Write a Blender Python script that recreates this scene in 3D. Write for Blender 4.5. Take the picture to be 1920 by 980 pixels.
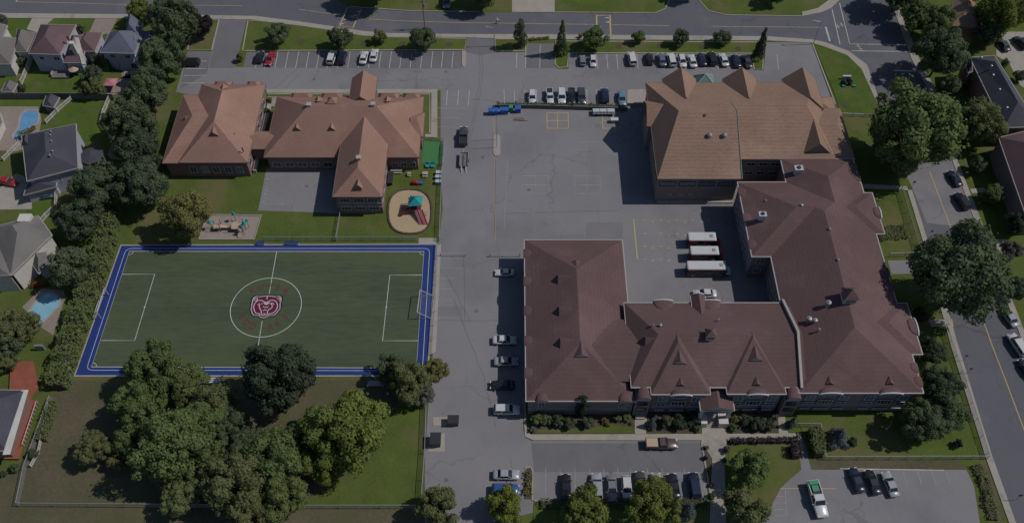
import bpy, bmesh, math, random
import numpy as np
from mathutils import Vector
from mathutils.geometry import tessellate_polygon

# ------------------------------------------------------------------ camera, light, exposure
for o in list(bpy.data.objects): bpy.data.objects.remove(o)
sc = bpy.context.scene
COL = sc.collection
PITCH = math.radians(54); FPX = 1700.0; CAMH = 150.0
cd = bpy.data.cameras.new('camera'); cam = bpy.data.objects.new('camera', cd); COL.objects.link(cam)
cam.location = (0, 0, CAMH); cam.rotation_euler = (math.radians(36), 0, 0)
cd.sensor_width = 36; cd.lens = 36 * FPX / 1920; cd.clip_start = 1; cd.clip_end = 3000
sc.camera = cam
SUN_EL = math.radians(50); SUN_AZ = math.radians(4)      # azimuth measured from +X towards +Y
w = bpy.data.worlds.new('World'); sc.world = w; w.use_nodes = True
nt = w.node_tree; bg = nt.nodes['Background']
sky = nt.nodes.new('ShaderNodeTexSky'); sky.sky_type = 'NISHITA'; sky.sun_disc = False
sky.sun_elevation = SUN_EL; sky.sun_rotation = math.pi / 2 - SUN_AZ
sky.air_density = 1.0; sky.dust_density = 0.6; sky.ozone_density = 2.5
nt.links.new(sky.outputs[0], bg.inputs[0]); bg.inputs[1].default_value = 0.056
sl = bpy.data.lights.new('sun', 'SUN'); sl.energy = 2.6; sl.angle = math.radians(0.6); sl.color = (1.0, 0.96, 0.92)
so = bpy.data.objects.new('sun', sl); COL.objects.link(so); so.location = (80, 80, 120)
sd = Vector((math.cos(SUN_EL) * math.cos(SUN_AZ), math.cos(SUN_EL) * math.sin(SUN_AZ), math.sin(SUN_EL)))
so.rotation_euler = sd.to_track_quat('Z', 'Y').to_euler()
sc.view_settings.view_transform = 'Standard'; sc.view_settings.look = 'None'
sc.view_settings.exposure = 0.1; sc.view_settings.gamma = 1.0

# ------------------------------------------------------------------ helpers
def G(px, py, h=0.0):
    """where the photograph's pixel meets the level h metres above the ground"""
    a = px - 960; b = py - 490
    ry = FPX * math.cos(PITCH) - b * math.sin(PITCH); rz = FPX * math.sin(PITCH) + b * math.cos(PITCH)
    t = (CAMH - h) / rz
    return (a * t, ry * t)
def GP(pts, h=0.0): return [G(x, y, h) for x, y in pts]

def root_of(o):
    while o.parent: o = o.parent
    return o
def tag(o, label=None, cat=None, group=None, kind=None):
    if label: o['label'] = label
    if cat: o['category'] = cat
    if group: o['group'] = group
    if kind: o['kind'] = kind
    return o
def empty(name, loc, label, cat, group=None, rz=0.0):
    o = bpy.data.objects.new(name, None); COL.objects.link(o); o.location = loc; o.rotation_euler = (0, 0, rz)
    o.empty_display_size = 0.5
    return tag(o, label, cat, group)

class MB:
    def __init__(s): s.v = []; s.f = []; s.m = []
    def face(s, pts, mi=0):
        n = len(s.v); s.v += [tuple(p) for p in pts]; s.f.append(tuple(range(n, n + len(pts)))); s.m.append(mi)
    def box(s, x0, x1, y0, y1, z0, z1, mi=0):
        s.prism([(x0, y0), (x1, y0), (x1, y1), (x0, y1)], z0, z1, mi)
    def obox(s, cx, cy, z0, z1, lx, ly, ang=0, mi=0):
        c, n = math.cos(ang), math.sin(ang)
        s.prism([(cx + a * c - b * n, cy + a * n + b * c) for a, b in ((-lx/2, -ly/2), (lx/2, -ly/2), (lx/2, ly/2), (-lx/2, ly/2))], z0, z1, mi)
    def prism(s, poly, z0, z1, mi=0, bottom=True):
        a = sum(poly[i][0] * poly[(i+1) % len(poly)][1] - poly[(i+1) % len(poly)][0] * poly[i][1] for i in range(len(poly)))
        if a < 0: poly = poly[::-1]
        n = len(s.v); k = len(poly)
        s.v += [(x, y, z0) for x, y in poly] + [(x, y, z1) for x, y in poly]
        for i in range(k):
            j = (i + 1) % k; s.f.append((n+i, n+j, n+k+j, n+k+i)); s.m.append(mi)
        if k <= 4:
            s.f.append(tuple(n+k+i for i in range(k))); s.m.append(mi)
            if bottom: s.f.append(tuple(n+i for i in range(k))[::-1]); s.m.append(mi)
        else:
            for t in tessellate_polygon([[Vector((x, y, 0)) for x, y in poly]]):
                s.f.append(tuple(n+k+i for i in t)); s.m.append(mi)
                if bottom: s.f.append(tuple(n+i for i in t)[::-1]); s.m.append(mi)
    def flat(s, poly, z, mi=0):
        a = sum(poly[i][0] * poly[(i+1) % len(poly)][1] - poly[(i+1) % len(poly)][0] * poly[i][1] for i in range(len(poly)))
        if a < 0: poly = poly[::-1]
        n = len(s.v); s.v += [(x, y, z) for x, y in poly]
        if len(poly) <= 4: s.f.append(tuple(range(n, n+len(poly)))); s.m.append(mi)
        else:
            for t in tessellate_polygon([[Vector((x, y, 0)) for x, y in poly]]):
                p = [poly[i] for i in t]
                ar = (p[1][0]-p[0][0])*(p[2][1]-p[0][1])-(p[2][0]-p[0][0])*(p[1][1]-p[0][1])
                s.f.append(tuple(n+i for i in (t if ar > 0 else t[::-1]))); s.m.append(mi)
    def strip(s, pts, wd, z, mi=0, z0=None, closed=False):
        P = [Vector(p[:2]) for p in pts]; k = len(P); L = []; R = []
        for i in range(k):
            if closed: a, b = P[i-1], P[(i+1) % k]
            else: a, b = P[max(i-1, 0)], P[min(i+1, k-1)]
            d = (b - a).normalized(); n = Vector((-d.y, d.x)); L.append(P[i] + n*wd/2); R.append(P[i] - n*wd/2)
        for i in range(k if closed else k-1):
            j = (i+1) % k
            q = [R[i], R[j], L[j], L[i]]
            if z0 is None: s.face([(p.x, p.y, z) for p in q], mi)
            else: s.prism([(p.x, p.y) for p in q], z0, z, mi)
    def cyl(s, p0, p1, r0, r1=None, n=8, mi=0, cap=True):
        if r1 is None: r1 = r0
        p0 = Vector(p0); p1 = Vector(p1); d = (p1-p0).normalized()
        u = d.orthogonal().normalized(); v = d.cross(u); b = len(s.v)
        for p, r in ((p0, r0), (p1, r1)):
            for i in range(n):
                a = 2*math.pi*i/n; q = p + (u*math.cos(a) + v*math.sin(a))*r; s.v.append(tuple(q))
        for i in range(n):
            j = (i+1) % n; s.f.append((b+i, b+j, b+n+j, b+n+i)); s.m.append(mi)
        if cap: s.f.append(tuple(b+n+i for i in range(n))); s.m.append(mi); s.f.append(tuple(b+i for i in range(n))[::-1]); s.m.append(mi)
    def tube(s, pts, r, n=6, mi=0):
        for a, b in zip(pts[:-1], pts[1:]): s.cyl(a, b, r, r, n, mi)
    def rings(s, rings, mi=0, caps=True):
        b = len(s.v); k = len(rings[0])
        for r in rings: s.v += [tuple(p) for p in r]
        for i in range(len(rings)-1):
            for j in range(k):
                l = (j+1) % k; s.f.append((b+i*k+j, b+i*k+l, b+(i+1)*k+l, b+(i+1)*k+j)); s.m.append(mi)
        if caps:
            s.f.append(tuple(b+j for j in range(k))[::-1]); s.m.append(mi)
            e = b+(len(rings)-1)*k; s.f.append(tuple(e+j for j in range(k))); s.m.append(mi)
    def build(s, name, mats, parent=None, smooth=False):
        me = bpy.data.meshes.new(name)
        off = Vector((0, 0, 0))
        if parent: off = root_of(parent).location
        vs = [(x-off.x, y-off.y, z-off.z) for x, y, z in s.v]
        me.from_pydata(vs, [], s.f)
        if not isinstance(mats, (list, tuple)): mats = [mats]
        for m in mats: me.materials.append(m)
        if len(mats) > 1:
            for p, mi in zip(me.polygons, s.m): p.material_index = mi
        if smooth:
            for p in me.polygons: p.use_smooth = True
        me.update()
        o = bpy.data.objects.new(name, me); COL.objects.link(o)
        if parent: o.parent = parent
        return o

def thing_mesh(mb, name, mats, label, cat, group=None, kind=None, smooth=False):
    """a thing that is one mesh; its origin is moved to its base"""
    xs = [v[0] for v in mb.v]; ys = [v[1] for v in mb.v]; zs = [v[2] for v in mb.v]
    c = ((min(xs)+max(xs))/2, (min(ys)+max(ys))/2, min(zs))
    mb.v = [(x-c[0], y-c[1], z-c[2]) for x, y, z in mb.v]
    o = mb.build(name, mats, None, smooth); o.location = c
    return tag(o, label, cat, group, kind)

def copy_tree(o, parent=None):
    c = o.copy(); COL.objects.link(c)
    if parent: c.parent = parent
    for ch in o.children: copy_tree(ch, c)
    return c

# ------------------------------------------------------------------ materials
def mat(name, c, rough=0.85, c2=None, sc1=1.0, sc2=12.0, amt=0.5, c3=None, c3thr=0.6, stretch=None, bump=0.0, metal=0.0, coords='world', objcol=False, spec=0.3):
    m = bpy.data.materials.new(name); m.use_nodes = True
    n = m.node_tree.nodes; l = m.node_tree.links; b = n['Principled BSDF']
    b.inputs['Roughness'].default_value = rough; b.inputs['Metallic'].default_value = metal
    b.inputs['Specular IOR Level'].default_value = spec
    if c2 is None and not objcol:
        c2 = tuple(x*0.88 for x in c)
    if coords == 'world': src = n.new('ShaderNodeNewGeometry').outputs['Position']
    else: src = n.new('ShaderNodeTexCoord').outputs['Object']
    if stretch:
        mp = n.new('ShaderNodeMapping'); l.new(src, mp.inputs[0]); mp.inputs['Scale'].default_value = stretch; src = mp.outputs[0]
    n1 = n.new('ShaderNodeTexNoise'); n1.inputs['Scale'].default_value = sc1; n1.inputs['Detail'].default_value = 4; l.new(src, n1.inputs['Vector'])
    n2 = n.new('ShaderNodeTexNoise'); n2.inputs['Scale'].default_value = sc2; n2.inputs['Detail'].default_value = 3; l.new(src, n2.inputs['Vector'])
    mx = n.new('ShaderNodeMath'); mx.operation = 'ADD'; l.new(n1.outputs[0], mx.inputs[0]); l.new(n2.outputs[0], mx.inputs[1])
    mr = n.new('ShaderNodeMapRange'); l.new(mx.outputs[0], mr.inputs[0])
    mr.inputs[1].default_value = 1 - amt*0.5; mr.inputs[2].default_value = 1 + amt*0.5
    mix = n.new('ShaderNodeMix'); mix.data_type = 'RGBA'; l.new(mr.outputs[0], mix.inputs[0])
    if objcol:
        oi = n.new('ShaderNodeObjectInfo')
        hs = n.new('ShaderNodeHueSaturation'); hs.inputs['Value'].default_value = 0.72; l.new(oi.outputs['Color'], hs.inputs['Color'])
        l.new(oi.outputs['Color'], mix.inputs[7]); l.new(hs.outputs[0], mix.inputs[6])
    else:
        mix.inputs[6].default_value = (*c, 1); mix.inputs[7].default_value = (*c2, 1)
    out = mix.outputs[2]
    if c3:
        n3 = n.new('ShaderNodeTexNoise'); n3.inputs['Scale'].default_value = sc1*0.37; n3.inputs['Detail'].default_value = 6; n3.inputs['Roughness'].default_value = 0.65
        l.new(src, n3.inputs['Vector'])
        r3 = n.new('ShaderNodeMapRange'); l.new(n3.outputs[0], r3.inputs[0]); r3.inputs[1].default_value = c3thr-0.07; r3.inputs[2].default_value = c3thr+0.07
        m3 = n.new('ShaderNodeMix'); m3.data_type = 'RGBA'; l.new(r3.outputs[0], m3.inputs[0]); l.new(out, m3.inputs[6]); m3.inputs[7].default_value = (*c3, 1); out = m3.outputs[2]
    l.new(out, b.inputs['Base Color'])
    if bump:
        bp = n.new('ShaderNodeBump'); bp.inputs['Strength'].default_value = bump; bp.inputs['Distance'].default_value = 0.1; l.new(n2.outputs[0], bp.inputs['Height']); l.new(bp.outputs[0], b.inputs['Normal'])
    return m

def leafy(m):
    n = m.node_tree.nodes; l = m.node_tree.links; b = n['Principled BSDF']; t = n.new('ShaderNodeBsdfTranslucent'); mx = n.new('ShaderNodeMixShader'); mx.inputs[0].default_value = 0.45
    l.new(b.inputs['Base Color'].links[0].from_socket, t.inputs['Color']); l.new(b.outputs[0], mx.inputs[1]); l.new(t.outputs[0], mx.inputs[2]); l.new(mx.outputs[0], n['Material Output'].inputs[0])
def shingle(name, c, wave=0.0, dark=0.8):
    """asphalt shingles: courses, patchy weathering, optional wavy courses"""
    m = mat(name, c, 0.9, tuple(x*dark for x in c), 0.16, 5.0, 0.6, tuple(x*1.13 for x in c), 0.58, spec=0.15)
    n = m.node_tree.nodes; l = m.node_tree.links; b = n['Principled BSDF']
    geo = n.new('ShaderNodeNewGeometry')
    wv = n.new('ShaderNodeTexWave'); wv.wave_type = 'BANDS'; wv.bands_direction = 'Z'; wv.inputs['Scale'].default_value = 1.1
    wv.inputs['Distortion'].default_value = 6.0 if wave else 1.0; wv.inputs['Detail'].default_value = 3; wv.inputs['Detail Scale'].default_value = 1.2 if wave else 4
    l.new(geo.outputs['Position'], wv.inputs['Vector'])
    mr = n.new('ShaderNodeMapRange'); l.new(wv.outputs[1], mr.inputs[0]); mr.inputs[3].default_value = 1-max(wave, 0.05); mr.inputs[4].default_value = 1+max(wave, 0.05)
    src = b.inputs['Base Color'].links[0].from_socket
    mul = n.new('ShaderNodeVectorMath'); mul.operation = 'SCALE'; l.new(src, mul.inputs[0]); l.new(mr.outputs[0], mul.inputs['Scale'])
    l.new(mul.outputs[0], b.inputs['Base Color'])
    return m

def brick(name, c1, c2, mortar, scale=1.0):
    m = bpy.data.materials.new(name); m.use_nodes = True
    n = m.node_tree.nodes; l = m.node_tree.links; b = n['Principled BSDF']; b.inputs['Roughness'].default_value = 0.9
    geo = n.new('ShaderNodeNewGeometry'); sp = n.new('ShaderNodeSeparateXYZ'); l.new(geo.outputs['Position'], sp.inputs[0])
    ad = n.new('ShaderNodeMath'); l.new(sp.outputs[0], ad.inputs[0]); l.new(sp.outputs[1], ad.inputs[1])
    cb = n.new('ShaderNodeCombineXYZ'); l.new(ad.outputs[0], cb.inputs[0]); l.new(sp.outputs[2], cb.inputs[1])
    bt = n.new('ShaderNodeTexBrick'); l.new(cb.outputs[0], bt.inputs['Vector']); bt.inputs['Scale'].default_value = 2.2*scale
    bt.inputs['Color1'].default_value = (*c1, 1); bt.inputs['Color2'].default_value = (*c2, 1); bt.inputs['Mortar'].default_value = (*mortar, 1)
    bt.inputs['Mortar Size'].default_value = 0.02
    l.new(bt.outputs[0], b.inputs['Base Color'])
    return m

M = {}
M['asphalt'] = mat('asphalt', (0.205, 0.197, 0.202), 0.92, (0.172, 0.166, 0.172), 0.09, 4.0, 0.6, (0.155, 0.15, 0.156), 0.555, spec=0.2)
M['asphalt_dark'] = mat('asphalt_dark', (0.112, 0.112, 0.124), 0.92, (0.094, 0.095, 0.108), 0.12, 5.0, 0.6, (0.135, 0.133, 0.142), 0.62, spec=0.2)
M['asphalt_lot'] = mat('asphalt_patch', (0.148, 0.143, 0.15), 0.92, (0.122, 0.119, 0.127), 0.2, 7.0, 0.5, spec=0.2)
M['asphalt_mid'] = mat('asphalt_mid', (0.178, 0.17, 0.176), 0.92, (0.155, 0.15, 0.156), 0.2, 7.0, 0.5, spec=0.2)
M['crack'] = mat('tar_crack', (0.125, 0.12, 0.125), 0.8)
M['concrete'] = mat('concrete', (0.32, 0.29, 0.25), 0.9, (0.26, 0.235, 0.205), 0.5, 5.0, 0.6, (0.2, 0.185, 0.16), 0.63)
M['paver'] = mat('paver', (0.25, 0.205, 0.175), 0.9, (0.2, 0.165, 0.145), 0.9, 9.0, 0.6)
M['grass'] = mat('grass', (0.092, 0.117, 0.026), 0.95, (0.056, 0.078, 0.020), 0.22, 2.2, 0.7, (0.112, 0.104, 0.046), 0.565, spec=0.1, bump=0.3)
M['grass_dry'] = mat('grass_dry', (0.118, 0.098, 0.064), 0.95, (0.072, 0.070, 0.042), 0.10, 1.6, 0.6, (0.072, 0.076, 0.036), 0.55, spec=0.1, bump=0.3)
M['grass_lush'] = mat('grass_lush', (0.075, 0.115, 0.020), 0.95, (0.05, 0.08, 0.018), 0.3, 2.4, 0.6, (0.10, 0.098, 0.04), 0.575, spec=0.1, bump=0.3)
M['soil'] = mat('soil', (0.09, 0.07, 0.05), 0.95, (0.055, 0.042, 0.032), 0.6, 5.0, 0.5)
M['white_paint'] = mat('white_paint', (0.5, 0.49, 0.46), 0.8, (0.3, 0.29, 0.28), 0.6, 9.0, 0.55)
M['faint_paint'] = mat('faint_paint', (0.33, 0.32, 0.30), 0.85, (0.2, 0.19, 0.185), 0.7, 7.0, 0.5)
M['yellow_paint'] = mat('yellow_paint', (0.44, 0.31, 0.13), 0.8, (0.30, 0.23, 0.13), 0.6, 9.0, 0.55)
M['yellow_faint'] = mat('yellow_faint', (0.38, 0.37, 0.16), 0.8, (0.27, 0.26, 0.15), 0.9, 9.0, 0.5)
M['turf'] = mat('turf', (0.073, 0.094, 0.054), 0.95, (0.052, 0.069, 0.041), 0.10, 0.9, 0.5, (0.077, 0.095, 0.046), 0.57, spec=0.1, stretch=(0.35, 1.6, 1))
M['turf_bright'] = mat('turf_bright', (0.06, 0.17, 0.065), 0.95, spec=0.1)
M['track'] = mat('blue_track', (0.014, 0.036, 0.17), 0.8, (0.011, 0.03, 0.14), 0.4, 4.0, 0.5)
M['line_white'] = mat('line_white', (0.5, 0.52, 0.5), 0.8, (0.4, 0.42, 0.4), 1.0, 8.0, 0.6)
M['red_text'] = mat('red_text', (0.125, 0.028, 0.026), 0.9)
M['emblem_black'] = mat('emblem_black', (0.012, 0.013, 0.016), 0.9)
M['emblem_white'] = mat('emblem_white', (0.44, 0.41, 0.44), 0.9)
M['emblem_maroon'] = mat('emblem_maroon', (0.12, 0.010, 0.028), 0.9, (0.09, 0.008, 0.022))
M['sand'] = mat('sand', (0.37, 0.285, 0.18), 0.95, (0.33, 0.25, 0.16), 0.5, 5.0, 0.6)
M['gravel'] = mat('gravel', (0.27, 0.225, 0.20), 0.95, (0.22, 0.185, 0.165), 0.5, 8.0, 0.5)
M['maroon_roof'] = shingle('maroon_shingle', (0.119, 0.074, 0.074), 0.035, 0.80)
M['salmon_roof'] = shingle('salmon_shingle', (0.252, 0.150, 0.115), 0.07, 0.84)
M['tan_roof'] = shingle('tan_shingle', (0.245, 0.160, 0.117), 0.10, 0.82)
M['grey_roof'] = shingle('grey_shingle', (0.14, 0.13, 0.125), 0.04)
M['slate_roof'] = shingle('slate_shingle', (0.062, 0.062, 0.078), 0.04)
M['blue_roof'] = shingle('bluegrey_shingle', (0.105, 0.115, 0.155), 0.05)
M['red_roof'] = shingle('dusty_red_shingle', (0.12, 0.078, 0.085), 0.04)
M['brick'] = brick('red_brick', (0.20, 0.10, 0.085), (0.155, 0.08, 0.07), (0.2, 0.17, 0.16))
M['brick_brown'] = brick('brown_brick', (0.20, 0.15, 0.15), (0.16, 0.12, 0.122), (0.25, 0.22, 0.22))
M['brick_grey'] = brick('grey_brick', (0.21, 0.165, 0.14), (0.16, 0.125, 0.11), (0.25, 0.22, 0.2))
M['white_wall'] = mat('pale_stucco', (0.52, 0.50, 0.46), 0.85, (0.42, 0.40, 0.37), 0.4, 4.0, 0.6)
M['blue_wall'] = mat('grey_siding', (0.36, 0.37, 0.44), 0.8, (0.31, 0.32, 0.38), 0.4, 4.0, 0.6)
M['band'] = mat('pale_band', (0.36, 0.32, 0.29), 0.85)
M['fascia'] = mat('fascia', (0.34, 0.31, 0.29), 0.6)
M['fascia_brown'] = mat('fascia_brown', (0.16, 0.11, 0.095), 0.7)
M['wall_dark'] = mat('wall_shade_skip_grey', (0.11, 0.105, 0.105), 0.9)  # own grey of the skips; on the retaining wall a painted-in shade tone
M['glass'] = mat('window_glass', (0.03, 0.035, 0.045), 0.12, spec=0.5)
M['glass_blue'] = mat('sky_glass', (0.12, 0.15, 0.2), 0.15, spec=0.5)
M['frame'] = mat('window_frame', (0.45, 0.46, 0.48), 0.6)
M['vent_white'] = mat('vent_white', (0.42, 0.43, 0.45), 0.5)
M['vent_metal'] = mat('vent_metal', (0.3, 0.31, 0.33), 0.45, metal=0.4)
M['dark'] = mat('dark_metal', (0.03, 0.032, 0.036), 0.5)
M['green_metal'] = mat('green_copper', (0.13, 0.22, 0.20), 0.5)
M['galv'] = mat('galvanised', (0.34, 0.36, 0.37), 0.5, metal=0.3)
M['wood_grey'] = mat('weathered_wood', (0.17, 0.155, 0.15), 0.9, (0.12, 0.11, 0.105), 1.0, 10.0, 0.5)
M['red_deck'] = mat('red_deck', (0.26, 0.085, 0.05), 0.7, (0.2, 0.065, 0.04), 0.8, 8.0, 0.5)
M['water'] = mat('pool_water', (0.13, 0.30, 0.46), 0.08, (0.09, 0.21, 0.40), 0.5, 2.5, 0.6, spec=0.5)
M['water_pale'] = mat('pool_water_pale', (0.21, 0.41, 0.50), 0.08, (0.18, 0.36, 0.46), 0.5, 2.5, 0.6, spec=0.5)
M['teal'] = mat('teal_plastic', (0.015, 0.24, 0.25), 0.5)
M['maroon_plastic'] = mat('maroon_plastic', (0.16, 0.02, 0.035), 0.45)
M['pink'] = mat('pink_canvas', (0.42, 0.17, 0.19), 0.8)
M['blue_plastic'] = mat('blue_plastic', (0.03, 0.11, 0.36), 0.45)
M['green_plastic'] = mat('green_plastic', (0.05, 0.22, 0.12), 0.45)
M['orange_plastic'] = mat('orange_plastic', (0.5, 0.08, 0.03), 0.45)
M['tan_plastic'] = mat('tan_plastic', (0.4, 0.31, 0.22), 0.55)
M['rust'] = mat('rust_red', (0.22, 0.05, 0.035), 0.7)
M['bark'] = mat('bark', (0.085, 0.065, 0.05), 0.95, (0.05, 0.04, 0.032), 3.0, 15.0, 0.5, coords='object')
M['leaf'] = mat('leaves', None, 0.75, sc1=0.55, sc2=3.0, amt=0.42, objcol=True, spec=0.12, coords='object')
leafy(M['leaf'])
M['orange_leaf'] = mat('orange_leaf', (0.32, 0.13, 0.02), 0.8)
M['paint'] = mat('car_paint', None, 0.3, objcol=True, amt=0.0001, spec=0.5, coords='object')
_p = M['paint'].node_tree; _b = _p.nodes['Principled BSDF']
_oi = [x for x in _p.nodes if x.type == 'OBJECT_INFO'][0]; _p.links.new(_oi.outputs['Color'], _b.inputs['Base Color']); _b.inputs['Coat Weight'].default_value = 0.3
M['tyre'] = mat('tyre', (0.02, 0.02, 0.022), 0.8)
M['rim'] = mat('rim', (0.35, 0.36, 0.38), 0.35, metal=0.6)
M['car_glass'] = mat('car_glass', (0.02, 0.023, 0.03), 0.08, spec=0.6)
M['lamp_clear'] = mat('headlight', (0.5, 0.5, 0.5), 0.15)
M['lamp_red'] = mat('taillight', (0.35, 0.015, 0.01), 0.2)
M['bus_white'] = mat('bus_roof_white', (0.45, 0.45, 0.45), 0.5, (0.42, 0.42, 0.42))
M['bus_red'] = mat('bus_red', (0.32, 0.02, 0.03), 0.4)
M['bus_black'] = mat('bus_black', (0.025, 0.022, 0.026), 0.35)
M['skin'] = mat('skin', (0.45, 0.28, 0.2), 0.7)
M['cloth_white'] = mat('cloth_white', (0.65, 0.65, 0.68), 0.9)
M['cloth_dark'] = mat('cloth_dark', (0.05, 0.05, 0.07), 0.9)
def crackify(m, k=0.80):
    n = m.node_tree.nodes; l = m.node_tree.links; b = n['Principled BSDF']; geo = n.new('ShaderNodeNewGeometry')
    ns = n.new('ShaderNodeTexNoise'); ns.inputs['Scale'].default_value = 0.35; ns.inputs['Detail'].default_value = 5; l.new(geo.outputs['Position'], ns.inputs['Vector'])
    ad = n.new('ShaderNodeVectorMath'); ad.operation = 'MULTIPLY_ADD'; ad.inputs[1].default_value = (5, 5, 0); l.new(ns.outputs['Color'], ad.inputs[0]); l.new(geo.outputs['Position'], ad.inputs[2])
    vo = n.new('ShaderNodeTexVoronoi'); vo.feature = 'DISTANCE_TO_EDGE'; vo.inputs['Scale'].default_value = 0.085; l.new(ad.outputs[0], vo.inputs['Vector'])
    mr = n.new('ShaderNodeMapRange'); l.new(vo.outputs['Distance'], mr.inputs[0]); mr.inputs[1].default_value = 0.006; mr.inputs[2].default_value = 0.014; mr.inputs[3].default_value = k; mr.inputs[4].default_value = 1.0
    n2 = n.new('ShaderNodeTexNoise'); n2.inputs['Scale'].default_value = 0.06; l.new(geo.outputs['Position'], n2.inputs['Vector'])
    m2 = n.new('ShaderNodeMapRange'); l.new(n2.outputs[0], m2.inputs[0]); m2.inputs[1].default_value = 0.45; m2.inputs[2].default_value = 0.6
    mx = n.new('ShaderNodeMix'); mx.data_type = 'FLOAT'; l.new(m2.outputs[0], mx.inputs[0]); mx.inputs[2].default_value = 1.0; l.new(mr.outputs[0], mx.inputs[3])
    n3 = n.new('ShaderNodeTexNoise'); n3.inputs['Scale'].default_value = 0.9; n3.inputs['Detail'].default_value = 6; l.new(geo.outputs['Position'], n3.inputs['Vector'])
    m3 = n.new('ShaderNodeMapRange'); l.new(n3.outputs[0], m3.inputs[0]); m3.inputs[1].default_value = 0.66; m3.inputs[2].default_value = 0.74; m3.inputs[3].default_value = 1.0; m3.inputs[4].default_value = 0.82
    mu = n.new('ShaderNodeMath'); mu.operation = 'MULTIPLY'; l.new(mx.outputs[0], mu.inputs[0]); l.new(m3.outputs[0], mu.inputs[1])
    src = b.inputs['Base Color'].links[0].from_socket; sv = n.new('ShaderNodeVectorMath'); sv.operation = 'SCALE'; l.new(src, sv.inputs[0]); l.new(mu.outputs[0], sv.inputs['Scale']); l.new(sv.outputs[0], b.inputs['Base Color'])
for k_ in ('asphalt', 'asphalt_dark', 'asphalt_lot'): crackify(M[k_])
def chain_mat():
    m = mat('chain_link', (0.34, 0.37, 0.37), 0.5); n = m.node_tree.nodes; l = m.node_tree.links
    b = n['Principled BSDF']; b.inputs['Alpha'].default_value = 0.28
    return m
M['chain'] = chain_mat()
M['net'] = chain_mat(); M['net'].name = 'goal_net'; M['net'].node_tree.nodes['Principled BSDF'].inputs['Alpha'].default_value = 0.06
def wave_turf(m):
    """mowing/seam bands across an artificial pitch"""
    return m
# ------------------------------------------------------------------ ground, roads, markings
def ground(name, polys, z, m, z0=None, inpx=True):
    b = MB()
    for p in polys:
        q = GP(p) if inpx else p
        if z0 is None: b.flat(q, z)
        else: b.prism(q, z0, z, bottom=False)
    o = b.build(name, M[m] if isinstance(m, str) else m); o['kind'] = 'structure'; return o

ground('ground', [[(-420, 20), (420, 20), (420, 420), (-420, 420)]], 0.0, 'grass', inpx=False)
# dry park lawn at bottom left
ground('dry_lawn', [[(-200, 1060), (-200, 905), (30, 880), (95, 745), (140, 712), (790, 712), (800, 770), (795, 1060)]], 0.006, 'grass_dry')
ground('lawn', [[(560, 945), (700, 860), (712, 780), (790, 745), (796, 950)]], 0.010, 'grass')
# yards
ground('lawn', [[(52, 176), (60, 138), (150, 132), (172, 150), (160, 178), (100, 180)], [(95, 232), (130, 190), (205, 188), (200, 260), (160, 262)],
                [(0, 92), (0, 30), (62, 31), (50, 55)], [(97, 52), (118, 33), (180, 33), (165, 62)], [(0, 160), (0, 143), (30, 143), (28, 160)],
                [(50, 385), (100, 372), (104, 395), (80, 418), (50, 405)]], 0.008, 'grass_lush')
ground('lawn', [[(1524, 81), (1560, 88), (1600, 108), (1625, 130), (1642, 190), (1640, 215), (1575, 213), (1566, 180)]], 0.11, 'grass_lush', 0.0)
ground('lawn', [[(322, 330), (497, 330), (486, 395), (478, 458), (230, 458), (262, 395)], [(486, 397), (830, 397), (822, 452), (478, 456)]], 0.008, 'grass')

# the big asphalt lot with the lane and the courtyard
LOT = [(413, 36), (463, 36), (441, 126), (456, 127), (462, 98), (872, 96), (876, 71), (925, 71), (927, 99), (986, 98), (989, 82), (1038, 82),
       (1039, 122), (1046, 130), (1066, 130), (1067, 101), (1411, 102), (1413, 132), (1432, 132), (1437, 80), (1522, 80), (1562, 196), (1562, 240), (1500, 300),
       (1500, 600), (1120, 600), (1120, 700), (1000, 700), (981, 745), (981, 806), (985, 820), (996, 826), (1313, 826), (1330, 938), (1000, 938), (1000, 960), (880, 990), (880, 1040), (796, 1040),
       (797, 850), (803, 760), (817, 600), (822, 455), (830, 395), (826, 262), (826, 170), (500, 169), (400, 190), (330, 172), (352, 97), (397, 97)]
ground('parking_lot', [LOT], 0.02, 'asphalt')
ground('asphalt_patch', [[(456, 127), (462, 98), (872, 96), (868, 129)], [(413, 36), (463, 36), (440, 128), (392, 128)], [(352, 97), (397, 97), (388, 138), (337, 168)],
                         [(876, 71), (925, 71), (927, 99), (900, 104), (873, 98)], [(1037, 82), (990, 82), (986, 128), (1040, 128)],
                         [(996, 830), (1311, 830), (1324, 884), (1002, 884)]], 0.028, 'asphalt_lot')
ground('asphalt_patch', [[(1100, 417), (1168, 417), (1168, 452), (1096, 452)], [(808, 574), (868, 574), (866, 592), (808, 592)], [(1185, 172), (1176, 200), (1176, 199)][:0] or [(975, 452), (1040, 440), (1095, 440), (1095, 452)]], 0.027, 'asphalt_mid')
ground('parking_lot', [[(1500, 880), (1812, 880), (1826, 910), (1850, 1060), (1380, 1060), (1440, 960), (1463, 915)]], 0.022, 'asphalt')
ground('schoolyard', [[(500, 313), (620, 309), (636, 300), (636, 400), (592, 398), (484, 395)]], 0.02, 'asphalt')
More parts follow.
